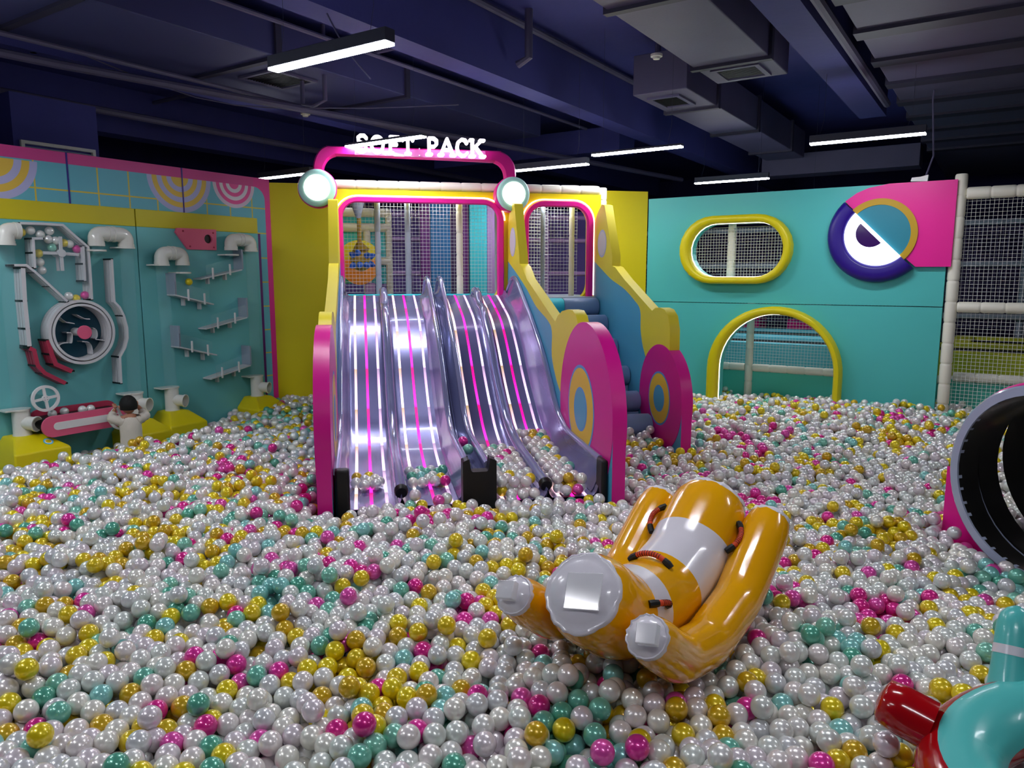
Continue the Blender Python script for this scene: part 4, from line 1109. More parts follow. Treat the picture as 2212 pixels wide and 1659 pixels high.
rail('deflector', [(104, 735), (112, 765), (121, 787), (156, 802)], 'dark pink deflector under the left side of the ring', mat='redp', w_=.034, cat='deflector')
rail('ball_rail', [(93, 515), (72, 515), (74, 546), (76, 579)], 'short white upright rail under the clear pouch of balls')
rail('ball_rail', [(44, 482), (90, 483), (136, 486), (163, 510), (191, 534), (194, 570), (197, 610), (199, 647)], 'white rail over the top of the ball hopper and down to the ring')
rail('ball_rail', [(180, 532), (182, 570), (184, 607)], 'short white inner rail right of the crossed paddle')
rail('ball_rail', [(242, 560), (244.5, 606), (247.5, 652), (259, 664), (268, 682), (275, 708), (276, 730), (271, 750), (259.5, 771), (261, 800), (262.5, 828)], 'white bowed rail curving around the right of the ring')
# the big ring
CR = .17
rc_ = lw(179.4, 717.7, CR); ro_ = abs(lw(179.4, 647.5, CR)[1] - rc_[1]); ri_ = ro_ * .81
t = thing('ring_maze', LW(rc_[0], rc_[1] - ro_, CR), 'big white double ring with curved blades and a pink hub', 'ring maze')
def ringm(r0, r1, ca_, cb_):
    return MB().prism(LW, ell(*rc_, r1, r1, 56), ca_, cb_, holes=[ell(*rc_, r0, r0, 56)])
for (ca_, cb_) in ((CR - .045, CR), (CR - .09, CR - .052), (CR - .13, CR - .097)):
    obj('outer_ring', ringm(ro_ - .022, ro_, ca_, cb_), M['rail'], t); obj('inner_ring', ringm(ri_ - .0, ri_ + .018, ca_, cb_), M['rail'], t)
m = MB()
for k in range(10):
    a = k * 2 * pi / 10 + .2; q = (rc_[0] + (ro_ - .011) * cos(a), rc_[1] + (ro_ - .011) * sin(a)); m.box(Fr(LW(*q, 0), (0, 1, 0), (1, 0, 0)), -.008, .008, -.006, .006, .036, CR - .003)
obj('clip', m, M['black'], t)
m = MB().prism(LW, ell(*rc_, ri_, ri_, 56), .036, .04); obj('dark_disc', m, pm('ring_back', (24, 66, 84), .3), t)
hb = lw(183, 718, CR + .03); hr = abs(lw(183, 703, CR + .03)[1] - hb[1])
obj('hub', MB().tube([LW(*hb, .04), LW(*hb, CR + .02)], hr * .6, 20), M['rail'], t)
obj('hub_cap', MB().tube([LW(*hb, CR + .02), LW(*hb, CR + .035)], hr, 28), M['pinkp'], t, bevel=.003, label='pink round cap')
for pth in ([(126, 683), (141, 695), (150, 697), (160, 699)], [(165, 680), (177, 686), (185, 689), (193, 689)], [(199, 708), (207, 712), (209, 725), (205, 732)], [(205, 733), (216, 734), (227, 736)], [(176, 738), (190, 739), (197, 748), (199, 766)], [(143, 719), (154, 720), (154, 739), (148, 740)], [(124, 748), (132, 742), (146, 740)]):
    Pp = [lw(*q, .12) for q in pth]; m = MB()
    Pp = spline(Pp, 4)
    m.grid([[LW(q[0] - .003, q[1] + .004, .13), LW(q[0] + .003, q[1] - .004, .13), LW(q[0] + .003, q[1] - .004, .05), LW(q[0] - .003, q[1] + .004, .05)] for q in Pp], 0, closed_u=True)
    obj('blade', m, M['rail'], t)
# crossed paddle in the hopper
pc = lw(133, 547, .14)
t = thing('crossed_paddle', LW(pc[0], pc[1] - .15, .14), 'white four armed paddle turning under the ball hopper', 'paddle')
for q in ((131, 511), (171, 550), (136, 585), (94, 546)):
    e = lw(*q, .14); d = np.array(e) - np.array(pc); L = np.linalg.norm(d); d /= L; nn = np.array([-d[1], d[0]]) * .011
    A = [tuple(np.array(pc) + d * .02 - nn), tuple(np.array(e) - nn), tuple(np.array(e) + nn), tuple(np.array(pc) + d * .02 + nn)]
    obj('arm', MB().prism(LW, A, .125, .14).prism(LW, A, .06, .07), M['rail'], t)
obj('hub', MB().tube([LW(*pc, .04), LW(*pc, .15)], .03, 20), M['rail'], t)
# zigzag shelves
def shelf(pl_, sh, right, label):
    """pl_: front edges of the upright plate (x, y0, y1); sh: the two ends of the shelf line"""
    CF = .17
    px, y0, y1 = pl_
    a, b0_ = lw(*cz5(px, y0), CF); b1_ = lw(*cz5(px, y1), CF)[1]
    s0 = lw(*cz5(*sh[0]), CF); s1 = lw(*cz5(*sh[1]), CF)
    t = thing('zigzag_shelf', LW(s0[0], s1[1], CF), label, 'ball shelf', 'zigzag ball shelves')
    obj('upright_plate', MB().box(LW, a - .009, a + .009, b1_, b0_, CB + .002, CF), M['railback'], t, bevel=.002)
    th = .012
    obj('sloping_shelf', MB().prism(LW, [s0, (s1[0], s1[1]), (s1[0], s1[1] - th), (s0[0], s0[1] - th)], CB + .002, CF), M['rail'], t)
    for f_ in (.32, .74):
        q = (s0[0] + (s1[0] - s0[0]) * f_, s0[1] + (s1[1] - s0[1]) * f_)
        obj('peg', MB().box(LW, q[0] - .008, q[0] + .008, q[1] - .03, q[1] + .075, CF + .001, CF + .014), M['white'], t, bevel=.003)
        q2 = (q[0] + (.0), q[1])
        obj('bracket', MB().box(LW, q[0] - .008, q[0] + .008, q[1] - .075, q[1] - th, CB + .03, CB + .075), M['rail'], t)
    gtop = max(s0[1], s1[1]) + .10
    e = (s1[0] + (s0[0] - s1[0]) * .12, s1[1] + (s0[1] - s1[1]) * .12)
    obj('clear_guard', MB().prism(LW, [s0, e, (e[0], e[1] + .11), (s0[0], s0[1] + .12)], CF - .004, CF), M['clear'], t, smooth=0, label='clear acrylic guard')
shelf((882, 285, 462), ((885, 462), (520, 545)), True, 'topmost right zigzag shelf, under the right ball pipe')
shelf((280, 497, 688), ((285, 688), (632, 772)), False, 'upper left zigzag shelf, below the hanging yellow ball')
shelf((925, 720, 893), ((930, 890), (565, 992)), True, 'middle right zigzag shelf')
shelf((318, 970, 1158), ((320, 1155), (660, 1226)), False, 'lower left zigzag shelf')
shelf((956, 1150, 1320), ((962, 1320), (608, 1442)), True, 'lowest right zigzag shelf')
# pink plate with a round hole
pp = [lw(*cz5(*q), .06) for q in ((302, 92), (288, 130), (400, 285), (655, 292), (652, 108))]
hc = lw(*cz5(581, 192), .06); hr = abs(lw(*cz5(581, 232), .06)[1] - hc[1])
t = thing('pink_plate', LW(pp[2][0], pp[2][1], .06), 'flat pink plate with one round hole above the zigzag shelves', 'plate')
obj('plate', MB().prism(LW, pp[::-1], CB + .002, .06, holes=[ell(*hc, hr, hr, 28)]), M['pinkp'], t, bevel=.004)
obj('hole_back', MB().prism(LW, ell(*hc, hr * .99, hr * .99, 24), CB + .002, CB + .004), M['black'], t)
for q in ((355, 120), (625, 138), (418, 258), (632, 267)):
    s_ = lw(*cz5(*q), .062); obj('screw', MB().sphere(LW(*s_, .06), .009, 10, 6), M['redp'], t)
# handwheels
def handwheel(px, py, rpx, c, label, rot=0, nrm=(1, 0, 0)):
    f = Fr(LW(*lw(px, py, c), c), np.cross((0, 0, 1), nrm) / np.linalg.norm(np.cross((0, 0, 1), nrm)), np.array(nrm) / np.linalg.norm(nrm))
    r = abs(lw(px, py + rpx, c)[1] - lw(px, py, c)[1])
    t = thing('handwheel', f(0, -r, 0), label, 'handwheel')
    obj('wheel_rim', MB().prism(f, ell(0, 0, r, r, 40), -.018, 0, holes=[ell(0, 0, r * .80, r * .80, 40)]), M['white'], t, bevel=.003)
    for k in range(4):
        a = rot + k * pi / 2; d = np.array([cos(a), sin(a)]); n_ = np.array([-sin(a), cos(a)]) * r * .095
        q0, q1_ = d * r * .12, d * r * .82
        obj('spoke', MB().prism(f, [tuple(q0 - n_), tuple(q1_ - n_), tuple(q1_ + n_), tuple(q0 + n_)], -.016, -.002), M['white'], t)
    obj('hub', MB().prism(f, ell(0, 0, r * .24, r * .24, 24), -.02, .001), M['white'], t)
    for k in range(4):
        a = rot + pi / 4 + k * pi / 2; obj('bolt', MB().sphere(f(r * .14 * cos(a), r * .14 * sin(a), .002), r * .035, 8, 6), M['greypad'], t)
    q = f(0, 0, -.02); obj('shaft', MB().tube([q, np.array([XL + CB + .002, q[1] - nrm[1] * .0, q[2]])], .022, 14), M['steel'], t)
handwheel(99.5, 861, 28.5, .26, 'white four spoke handwheel mounted alone above the pink conveyor', rot=.12)
handwheel(263.5, 902, 26.5, .42, 'white four spoke handwheel held by the child at the conveyor end', rot=.3)
# pink conveyor trough
CC = .33
k0 = lw(116, 922, CC); k1 = lw(262, 898, CC); kr = abs(lw(150, 893, CC)[1] - lw(150, 938, CC)[1]) / 2
d = np.array(k1) - np.array(k0); d /= np.linalg.norm(d); nn = np.array([-d[1], d[0]])
def slot(c0_, c1_, r, n=12):
    an = math.atan2(d[1], d[0]); P = []
    for i in range(n + 1): a = an - pi / 2 + pi * i / n; P.append((c1_[0] + r * cos(a), c1_[1] + r * sin(a)))
    for i in range(n + 1): a = an + pi / 2 + pi * i / n; P.append((c0_[0] + r * cos(a), c0_[1] + r * sin(a)))
    return P
t = thing('ball_conveyor', LW(k0[0], k0[1] - kr, CC), 'long pink ball conveyor with a white slot beside the child', 'conveyor')
obj('front_plate', MB().prism(LW, slot(k0, k1, kr), CC - .02, CC), M['pinkp'], t, bevel=.004)
obj('back_plate', MB().prism(LW, slot((k0[0], k0[1] + .035), (k1[0], k1[1] + .03), kr * .95), CB + .06, CB + .08), M['redp'], t, bevel=.004)
obj('belt', MB().prism(LW, slot(k0, k1, kr * .78), CB + .085, CC - .022), M['black'], t)
kk0 = np.array(k0) + d * .03; kk1 = np.array(k1) - d * .02
obj('white_slot', MB().prism(LW, slot(kk0, kk1, kr * .36), CC, CC + .004), M['white'], t, label='white long slot panel')

# ================================================================== STEEL TUNNEL
TC = np.array([.184, 3.896, .663]); TR = .417
te = np.array([-.766, .643, 0]); tn = np.array([.643, .766, 0])
TF = Fr(TC, te, -tn)                                        # normal looks out of the mouth
t = thing('steel_tunnel', TC - np.array([0, 0, TR]), 'polished steel tube tunnel with a grey mouth ring and a pink collar', 'tunnel')
path = [TC + tn * s_ + np.array([.0, 0, .0]) + np.array([.32, -.1, 0]) * (max(0, s_ - .25) ** 1.6) + np.array([0, 0, .26]) * (max(0, s_ - .2)) ** 1.3 for s_ in np.linspace(0, 2.6, 22)]
def hollow(m, P, r, seg=48, mi=0):
    m.tube(P, r, seg, caps=False, mi=mi)
segs = [path[0:4], path[3:6], path[5:8], path[7:11], path[10:14]]
for i in range(len(path) - 1):
    m = MB(); a, b = path[i], path[i + 1]
    m.tube([a, b - (b - a) * .03], TR - .012, 40, caps=False)
    m.tube([a, b - (b - a) * .03], TR - .018, 40, caps=False)
    obj('steel_section', m, M['steel'], t, smooth=14)
def collar(i, f_, w_, r0, r1, mat, name='flange'):
    a = path[i] * (1 - f_) + path[i + 1] * f_; d = path[i + 1] - path[i]; d /= np.linalg.norm(d)
    m = MB().lathe(a, d, [(0, r1 - .008), (.006, r1), (w_ - .006, r1), (w_, r1 - .008), (w_, r0), (0, r0)], 56, closed=True)
    return obj(name, m, mat, t, smooth=40)
collar(0, -.08, .03, TR - .018, TR + .028, M['greyring'], 'mouth_ring')
collar(0, .22, .02, TR - .01, TR + .042, M['pink'], 'pink_collar')
collar(0, .45, .17, TR - .01, TR + .012, M['greyring'])
collar(3, .0, .03, TR - .01, TR + .03, M['white']); collar(6, .3, .03, TR - .01, TR + .03, M['white'])
obj('dark_end_cap', MB().tube([path[-1], path[-1] + tn * .02], TR, 40), M['black'], t)  # unseen black cap added to keep the inside of the tube dark
m = MB().prism(TF, [(TR * .35, -.66), (TR + .12, -.66), (TR + .12, -.05)] + [(TR * 1.03 * cos(a), TR * 1.03 * sin(a)) for a in np.linspace(-.12, -1.2, 8)], -.15, -.08)
obj('pink_foot', m, M['pink'], t, bevel=.01)
# the tube is carried by a frame of padded posts outside the photograph
obj('support_post', padded(MB(), path[9] + np.array([.0, .5, -path[9][2]]), path[9] + np.array([0, .5, .1]), .05), M['cream'], t)

# ================================================================== INFLATABLES
dI = np.array([.052, .9986, 0]); lI = np.array([.9986, -.052, 0]); QI = np.array([-.925, 2.3, 0])
def seesaw_axis(off, pix):
    fr = Fr(QI + lI * off, dI, -lI if False else lI)
    out = []
    for px, py in pix:
        a, b = fp(fr, px, py); out.append(fr(a, b))
    return out
t = thing('inflatable_seesaw', (QI[0], QI[1], .33), 'shiny yellow inflatable boat of three bent tubes with white end discs', 'inflatable toy')
def bent(off, zpts, r0, r1, bands, name, label=None):
    """zpts: (distance along, height of the axis)"""
    K_ = [QI + lI * off + dI * a + np.array([0, 0, z]) for a, z in zpts]
    P = [K_[i] * (1 - f_ / 7) + K_[i + 1] * (f_ / 7) for i in range(len(K_) - 1) for f_ in range(7)] + [K_[-1]]
    P = [P[0]] + [P[i] * .5 + (P[i - 1] + P[i + 1]) * .25 for i in range(1, len(P) - 1)] + [P[-1]]
    L = [0]
    for i in range(1, len(P)): L.append(L[-1] + np.linalg.norm(P[i] - P[i - 1]))
    T = L[-1]; R = []
    for l in L:
        s_ = l / T; r = r0 + (r1 - r0) * s_
        e = min(l, T - l); R.append(r * (.84 + .16 * min(1, (e / .07)) ** .5))
    ks = [i for i in range(len(P))]
    seg = 40; m = MB(); o_n = len(P)
    m.tube(P, R, seg, caps=False)
    # bands of white vinyl between the yellow, by ring
    fi = 0
    for i in range(o_n - 1):
        mid = (L[i] + L[i + 1]) / 2 / T
        mm = 1 if any(a <= mid <= b for a, b in bands) else 0
        for k in range(seg): m.m[fi] = mm; fi += 1
    o = obj(name, m, [M['infy'], M['infw']], t, smooth=80, label=label)
    for e, nb in ((0, 1), (-1, -2)):
        c = P[e]; d = P[e] - P[nb]; d /= np.linalg.norm(d); r = R[e]
        x = np.cross(d, [0, 0, 1]); x /= np.linalg.norm(x); y = np.cross(x, d)
        m2 = MB(); G = []
        rnd = random.Random(int(off * 100) + e)
        ph = [1 + rnd.uniform(-.035, .03) for _ in range(seg)]
        for rr, hh in ((1.03, -.012), (1.05, .002), (1.0, .008), (.93, .006), (.8, .016), (.55, .026), (.25, .03), (.02, .031)):
            G.append([c + d * (hh + (.004 * (ph[k] - 1) * 60 * .3 if rr > .9 else 0)) + (x * cos(2 * pi * k / seg) + y * sin(2 * pi * k / seg)) * r * rr * (ph[k] if rr > .85 else 1) for k in range(seg)])
        m2.grid(G, 0, closed_u=True)
        dsc = obj('end_disc', m2, M['infw'], t, smooth=60, label='crinkled white end disc')
        if e == 0:
            f = Fr(c + d * .034, -x if False else x, d, y)
            s_ = r * .50
            f2 = Fr(f(-.02 * (off >= 0), 0, .0), (x * .96 + y * -.2) / 1.0, d, (y * .96 + x * .2))
            obj('clear_pouch', MB().box(f2, -s_, s_, -s_ * .95, s_ * .95, 0, .006 if off == 0 else .03), M['pouch'], dsc, bevel=.003, label='clear vinyl valve pouch')
    return P, R
zc = [(-.50, .665), (-.29, .515), (-.02, .475), (.22, .525), (.49, .69)]
zs_ = [(-.53, .61), (-.32, .455), (-.10, .41), (.18, .455), (.50, .66)]
PC, RC = bent(0, zc, .136, .150, [(.22, .36), (.55, .78)], 'centre_tube')
PR_, RR_ = bent(.222, zs_, .070, .088, [], 'side_tube')
PL_, RL_ = bent(-.222, zs_, .070, .088, [], 'side_tube')
def handle(i, ang_, along, label='orange and black rope handle'):
    c = PC[i]; d = PC[min(i + 1, len(PC) - 1)] - PC[i - 1]; d /= np.linalg.norm(d)
    x = lI - d * np.dot(lI, d); x /= np.linalg.norm(x); y = np.cross(x, d); y = y if y[2] > 0 else -y
    nv = x * cos(ang_) + y * sin(ang_); tv = d if along else (-x * sin(ang_) + y * cos(ang_))
    r = RC[i]; pts = []
    for s_ in np.linspace(-1, 1, 11):
        if along: pts.append(c + nv * (r + .004 + .03 * (1 - s_ ** 2)) + tv * s_ * .07)
        else:
            a2 = ang_ + s_ * .55; pts.append(c + (x * cos(a2) + y * sin(a2)) * (r + .004 + .014 * (1 - s_ ** 2)))
    h = obj('rope_handle', MB().tube(pts[2:-2], .0095, 10), M['strap'], t, smooth=60, label=label)
    obj('end_tab', MB().tube(pts[:3], [.012, .013, .011], 8).tube(pts[-3:], [.011, .013, .012], 8), M['black'], h)
    m = MB()
    for k in range(3, 8):
        for f_ in (.0, .5):
            p_ = pts[k] * (1 - f_) + pts[k + 1] * f_ if k < 8 else pts[k]; q_ = p_ + (pts[k + 1] - pts[k]) * .12
            m.tube([p_, q_], .0103, 10)
    obj('black_stripe', m, M['black'], h)
nC = len(PC)
handle(int(nC * .46), pi / 2 + .05, False); handle(int(nC * .26), .45, True); handle(int(nC * .83), .25, True); handle(int(nC * .86), pi - .35, True)

# teal and red inflatable ring at the lower right
RCN = np.array([.27, 1.925, .47]); RM, Rm = .275, .095
t = thing('inflatable_ring', (RCN[0], RCN[1], RCN[2] - Rm), 'teal and red inflatable ring with a horn and a fin at the lower right corner', 'inflatable toy')
ax_ = np.array([-.18, -.10, 1.0]); ax_ /= np.linalg.norm(ax_); rx_ = np.cross(ax_, [0, 1, 0]); rx_ /= np.linalg.norm(rx_); ry_ = np.cross(ax_, rx_)
G = []; nM, nm = 56, 32
for i in range(nM):
    a = 2 * pi * i / nM; rad = rx_ * cos(a) + ry_ * sin(a); row = []
    for k in range(nm):
        b = 2 * pi * k / nm
        row.append(RCN + rad * (RM + Rm * cos(b)) + ax_ * Rm * .95 * sin(b))
    G.append(row)
G.append(G[0])
m = MB(); m.grid(G, 0, closed_u=True)
for i in range(nM):
    for k in range(nm):
        b = 2 * pi * (k + .5) / nm
        m.m[i * nm + k] = 0 if radians(62) < b < radians(175) else 1
obj('ring_tube', m, [M['infb'], M['infr']], t, smooth=80)
hb_ = atz(2178, 1468, .50); ht_ = atz(2182, 1322, .70)
hb_ = np.array([hb_[0] + .0, hb_[1] - .0, .47]); 
hd = np.array([.0, .09, .185]); hb2 = atz(2183, 1482, .52); 
HP = [hb2 + hd * s_ for s_ in (-.15, 0, .3, .45, .6, .75, .88, .96, 1.0)]
topz = atz(2183, 1318, HP[-1][2])
m = MB().tube(HP, [.056, .052, .047, .046, .045, .043, .036, .022, .006], 24)
obj('horn', m, M['infb'], t, smooth=70)
a_, b_ = HP[0] * .55 + HP[-1] * .45, HP[0] * .45 + HP[-1] * .55
obj('white_band', MB().tube([a_, b_], [.0475, .0465], 24, caps=False), M['infw'], t, smooth=70, label='white band round the horn')
f0 = atz(1908, 1512, .5); f1 = atz(2010, 1568, .47)
obj('fin', MB().tube([f0 + (f0 - f1) * .12, f0 + (f0 - f1) * .06, f0, f0 * .6 + f1 * .4, f1], [.010, .04, .056, .062, .062], 20), M['infr'], t, smooth=70, label='red rounded fin')

# ================================================================== CHILD
CH = np.array([-5.72, 3.12, .155])
away = np.array([-.95, .32, 0]); away /= np.linalg.norm(away); rgt = np.array([away[1], -away[0], 0]) * 1.0
rgt = np.cross(away, [0, 0, 1])
def cp(r_, f_, z_): return CH + rgt * r_ + away * f_ + np.array([0, 0, z_])
t = thing('person', CH, 'small child seen from behind in a cream long sleeved top, kneeling at the handwheel', 'person')
H_ = .60 / .60
def skin_mesh(name, joints, edges, radii, mat, parent, subd=2):
    me = bpy.data.meshes.new(name); L = LOC[parent.name]
    me.from_pydata([tuple(np.array(j) - L) for j in joints], edges, []); o = bpy.data.objects.new(name, me); COL.objects.link(o); o.parent = parent; LOC[o.name] = L
    sk = o.modifiers.new('skin', 'SKIN'); sk.use_smooth_shade = True
    for i, r in enumerate(radii):
        v = me.skin_vertices[0].data[i]; v.radius = r if isinstance(r, tuple) else (r, r)
    me.skin_vertices[0].data[0].use_root = True
    sb_ = o.modifiers.new('sub', 'SUBSURF'); sb_.levels = subd; sb_.render_levels = subd
    me.materials.append(mat); return o
# body: pelvis, spine, neck, arms bent up to the handwheel, thighs folded under
J = [cp(0, 0, .05), cp(0, .01, .14), cp(0, .02, .24), cp(0, .025, .325), cp(0, .03, .365),
     cp(-.075, .03, .315), cp(-.125, .06, .325), cp(-.10, .13, .375), cp(-.085, .15, .40),
     cp(.075, .03, .315), cp(.125, .06, .325), cp(.10, .13, .385), cp(.085, .15, .41),
     cp(-.05, .05, .02), cp(-.06, .16, -.02), cp(.05, .05, .02), cp(.06, .16, -.02), cp(-.06, .02, -.06), cp(.06, .02, -.06)]
Ed = [(0, 1), (1, 2), (2, 3), (3, 4), (3, 5), (5, 6), (6, 7), (7, 8), (3, 9), (9, 10), (10, 11), (11, 12), (0, 13), (13, 14), (0, 15), (15, 16), (14, 17), (16, 18)]
Rr = [.06, .058, .062, .04, .026, .034, .025, .019, .017, .034, .025, .019, .017, .042, .034, .042, .034, .026, .026]
skin_mesh('body', J, Ed, Rr, M['skin'], t)
# head (with face turned away), ears, hair
HC = cp(0, .045, .435)
Gh = []
for i in range(15):
    th = pi * i / 14; row = []
    for k in range(24):
        ph = 2 * pi * k / 24
        rx2, ry2, rz2 = .064, .072, .078
        p_ = np.array([sin(th) * cos(ph) * rx2, sin(th) * sin(ph) * ry2, cos(th) * rz2])
        if cos(th) < -.2: p_[0] *= .86; p_[1] *= .92
        if sin(ph) > .8 and abs(cos(th) + .05) < .25: p_[1] += .010 * (1 - abs(cos(th) + .05) * 3)
        row.append(HC + rgt * p_[0] + away * p_[1] + np.array([0, 0, p_[2]]))
    Gh.append(row)
m = MB(); m.grid(Gh, 0, closed_u=True)
head = obj('head', m, M['skin'], t, smooth=80)
for s_ in (-1, 1):
    obj('ear', MB().sphere(HC + rgt * .064 * s_ + np.array([0, 0, -.012]), .016, 12, 8, sc=(.7, 1, 1.1)), M['skin'], head, smooth=80)
    obj('eye', MB().sphere(HC + rgt * .024 * s_ + away * .068 + np.array([0, 0, -.002]), .008, 10, 6), M['white'], head, smooth=80)
obj('nose', MB().sphere(HC + away * .076 + np.array([0, 0, -.018]), .010, 10, 6), M['skin'], head, smooth=80)
obj('mouth', MB().tube([HC + rgt * -.014 + away * .066 + np.array([0, 0, -.042]), HC + away * .070 + np.array([0, 0, -.044]), HC + rgt * .014 + away * .066 + np.array([0, 0, -.042])], .004, 8), M['redp'], head)
Gh = []
rnd = random.Random(3)
for i in range(13):
    th = (pi * .64) * i / 12; row = []
    for k in range(32):
        ph = 2 * pi * k / 32; front = max(0, sin(ph))
        tt = th * (1 - .28 * front)
        w_ = 1 + rnd.uniform(-.012, .012)
        p_ = np.array([sin(tt) * cos(ph) * .071 * w_, sin(tt) * sin(ph) * .079 * w_, cos(tt) * .085 * w_])
        row.append(HC + rgt * p_[0] + away * p_[1] + np.array([0, 0, p_[2] - .002]))
    Gh.append(row)
m = MB(); m.grid(Gh, 0, closed_u=True)
obj('hair', m, M['hair'], t, smooth=80, sub=1)
# shirt: torso and sleeves
G = []
for (z_, rx2, ry2, f_) in ((.035, .092, .075, .0), (.06, .094, .076, .0), (.10, .088, .07, .005), (.16, .083, .066, .01), (.22, .084, .066, .018), (.27, .086, .062, .022), (.305, .078, .054, .025), (.33, .055, .042, .028), (.343, .036, .034, .03)):
    row = []
    for k in range(32):
        ph = 2 * pi * k / 32; wob = 1 + .03 * sin(3 * ph + z_ * 40) * (1 if z_ < .25 else .3)
        row.append(cp(cos(ph) * rx2 * wob, f_ + sin(ph) * ry2 * wob, z_ + .004 * sin(5 * ph) * (z_ < .05)))
    G.append(row)
m = MB(); m.grid(G, 0, closed_u=True)
sh_ = obj('shirt', m, M['shirt'], t, smooth=80, sub=1, thick=.004)
for s_ in (-1, 1):
    P = spline([cp(.055 * s_, .028, .295), cp(.09 * s_, .035, .312), cp(.13 * s_, .06, .328), cp(.122 * s_, .095, .345), cp(.108 * s_, .118, .362)], 4)
    obj('sleeve', MB().tube(P, list(np.linspace(.046, .030, len(P)) * (1 + .05 * np.sin(np.arange(len(P)) * 1.9))), 18), M['shirt'], sh_, smooth=80)
t.scale = (.94, .94, .94)
obj('trousers', MB().tube([cp(-.01, 0, .06), cp(-.005, .0, .0), cp(0, 0.02, -.05)], [.08, .088, .08], 24), M['pants'], t, smooth=80)
# hands with five fingers each, closing on what they hold
for s_ in (-1, 1):
    w0 = cp(.085 * s_, .15, .40 + .005 * (s_ > 0)); pf = np.array([0, 0, 1.0]) * .6 + away * .6; pf /= np.linalg.norm(pf)
    side = rgt * -s_; J = [w0, w0 + pf * .012, w0 + pf * .026]; E_ = [(0, 1), (1, 2)]; R2 = [.012, (.015, .009), (.016, .008)]
    for fi2, (of, ln_) in enumerate(((-.0125, .022), (-.0045, .027), (.0045, .025), (.012, .019))):
        b_ = len(J); k0_ = w0 + pf * .030 + side * of
        J += [k0_, k0_ + pf * ln_ * .5 + away * .004, k0_ + pf * ln_ * .72 + away * ln_ * .5]
        E_ += [(2, b_), (b_, b_ + 1), (b_ + 1, b_ + 2)]; R2 += [.0048, .0044, .0038]
    b_ = len(J); J += [w0 + pf * .012 + side * .016, w0 + pf * .024 + side * .024 + away * .006]; E_ += [(1, b_), (b_, b_ + 1)]; R2 += [.0055, .0045]
    skin_mesh('hand', J, E_, R2, M['skin'], t, 1)

# ================================================================== BALLS
BR = .033
rng = np.random.default_rng(11)
WN = [(rng.normal(size=2) * s_, rng.uniform(0, 6.28), a_) for s_, a_ in ((1.2, .022), (2.1, .022), (3.5, .016), (5.0, .014), (7.0, .010), (9, .008), (1.7, .018))]
def hsurf(x, y):
    h = np.full_like(x, .345)
    for k, p_, a_ in WN: h = h + a_ * np.sin(k[0] * x + k[1] * y + p_)
    h = h - .12 * np.exp(-(((x + 2.1) / .9) ** 2 + ((y - 8.2) / .55) ** 2))
    u = (x - F0[0]) * UU[0] + (y - F0[1]) * UU[1]; n_ = (x - F0[0]) * NN[0] + (y - F0[1]) * NN[1]
    h = h + .05 * np.exp(-(((u - 2.9) / .5) ** 2 + ((n_ - 2.9) / .5) ** 2))
    h = h - .18 / (1 + np.exp(np.clip((x + 5.50) / .10, -40, 40))) / (1 + np.exp(np.clip((y - 4.25) / .15, -40, 40)))
    h = h - .07 * np.exp(-(((x + 1.9) / .8) ** 2 + ((y - 1.2) / .7) ** 2))
    return h
def project(X):
    d = X - CAM
    fx = np.array([-sin(YAW), cos(YAW), 0]); rx = np.array([cos(YAW), sin(YAW), 0])
    f = d @ fx; r = d @ rx; z = d[:, 2]
    zc_ = f * cos(PITCH) - z * sin(PITCH); yc = f * sin(PITCH) + z * cos(PITCH)
    return 1106 + FPX * r / zc_, 829.5 - FPX * yc / zc_, zc_
DX, DY = .0660, .0660 * .8660
xs = np.arange(-6.3, 2.2, DX); ys = np.arange(.3, 8.9, DY)
gx_, gy_ = np.meshgrid(xs, ys); gx_ = gx_ + (np.arange(len(ys)) % 2)[:, None] * DX / 2
layers = []
for L in range(4):
    x = gx_.ravel() + (L % 3) * DX / 2 + rng.normal(0, .013, gx_.size); y = gy_.ravel() + (L % 3) * DY / 3 + rng.normal(0, .013, gx_.size)
    z = hsurf(x, y) - BR - L * .054 + rng.normal(0, .009 if L else .013, gx_.size)
    keep = np.ones(len(x), bool)
    if L == 0: keep = rng.random(len(x)) > .10
    layers.append(np.stack([x, y, z], 1)[keep])
# loose balls lying on top
k_ = 1500; x = rng.uniform(-6.2, 2, k_); y = rng.uniform(.4, 8.4, k_)
layers.append(np.stack([x, y, hsurf(x, y) + .010], 1))
X = np.concatenate(layers)
def visible(X, mrg=260):
    px, py, zc_ = project(X)
    return (zc_ > .5) & (px > -mrg) & (px < 2212 + mrg) & (py < 1659 + mrg) & (py > 500)
X = X[visible(X)]
# things the balls must stay clear of
CAPS = []
def cap_pts(P, R): 
    for p_, r_ in zip(P, R): CAPS.append((p_, r_))
cap_pts(PC, RC); cap_pts(PR_, RR_); cap_pts(PL_, RL_)
for i in range(0, 56, 2):
    a = 2 * pi * i / 56; CAPS.append((RCN + (rx_ * cos(a) + ry_ * sin(a)) * RM, Rm))
for p_ in HP: CAPS.append((p_, .05))
for s_ in np.linspace(0, 1, 6): CAPS.append((f0 * (1 - s_) + f1 * s_, .05))
for p_, r_ in (((cp(0, .02, .05)), .11), (cp(0, .02, -.08), .12), (cp(-.06, .1, -.03), .08), (cp(.06, .1, -.03), .08)): CAPS.append((p_, r_))
for i, (n_, z_) in enumerate(rolls):
    for u in np.linspace(UP1 + PT + .08, UP2 - .08, 9): CAPS.append((FC(u, z_, n_), .085))
def fac(X):
    D = X - F0
    return D @ UU, D @ NN, X[:, 2]
LZ = np.array(LP_)
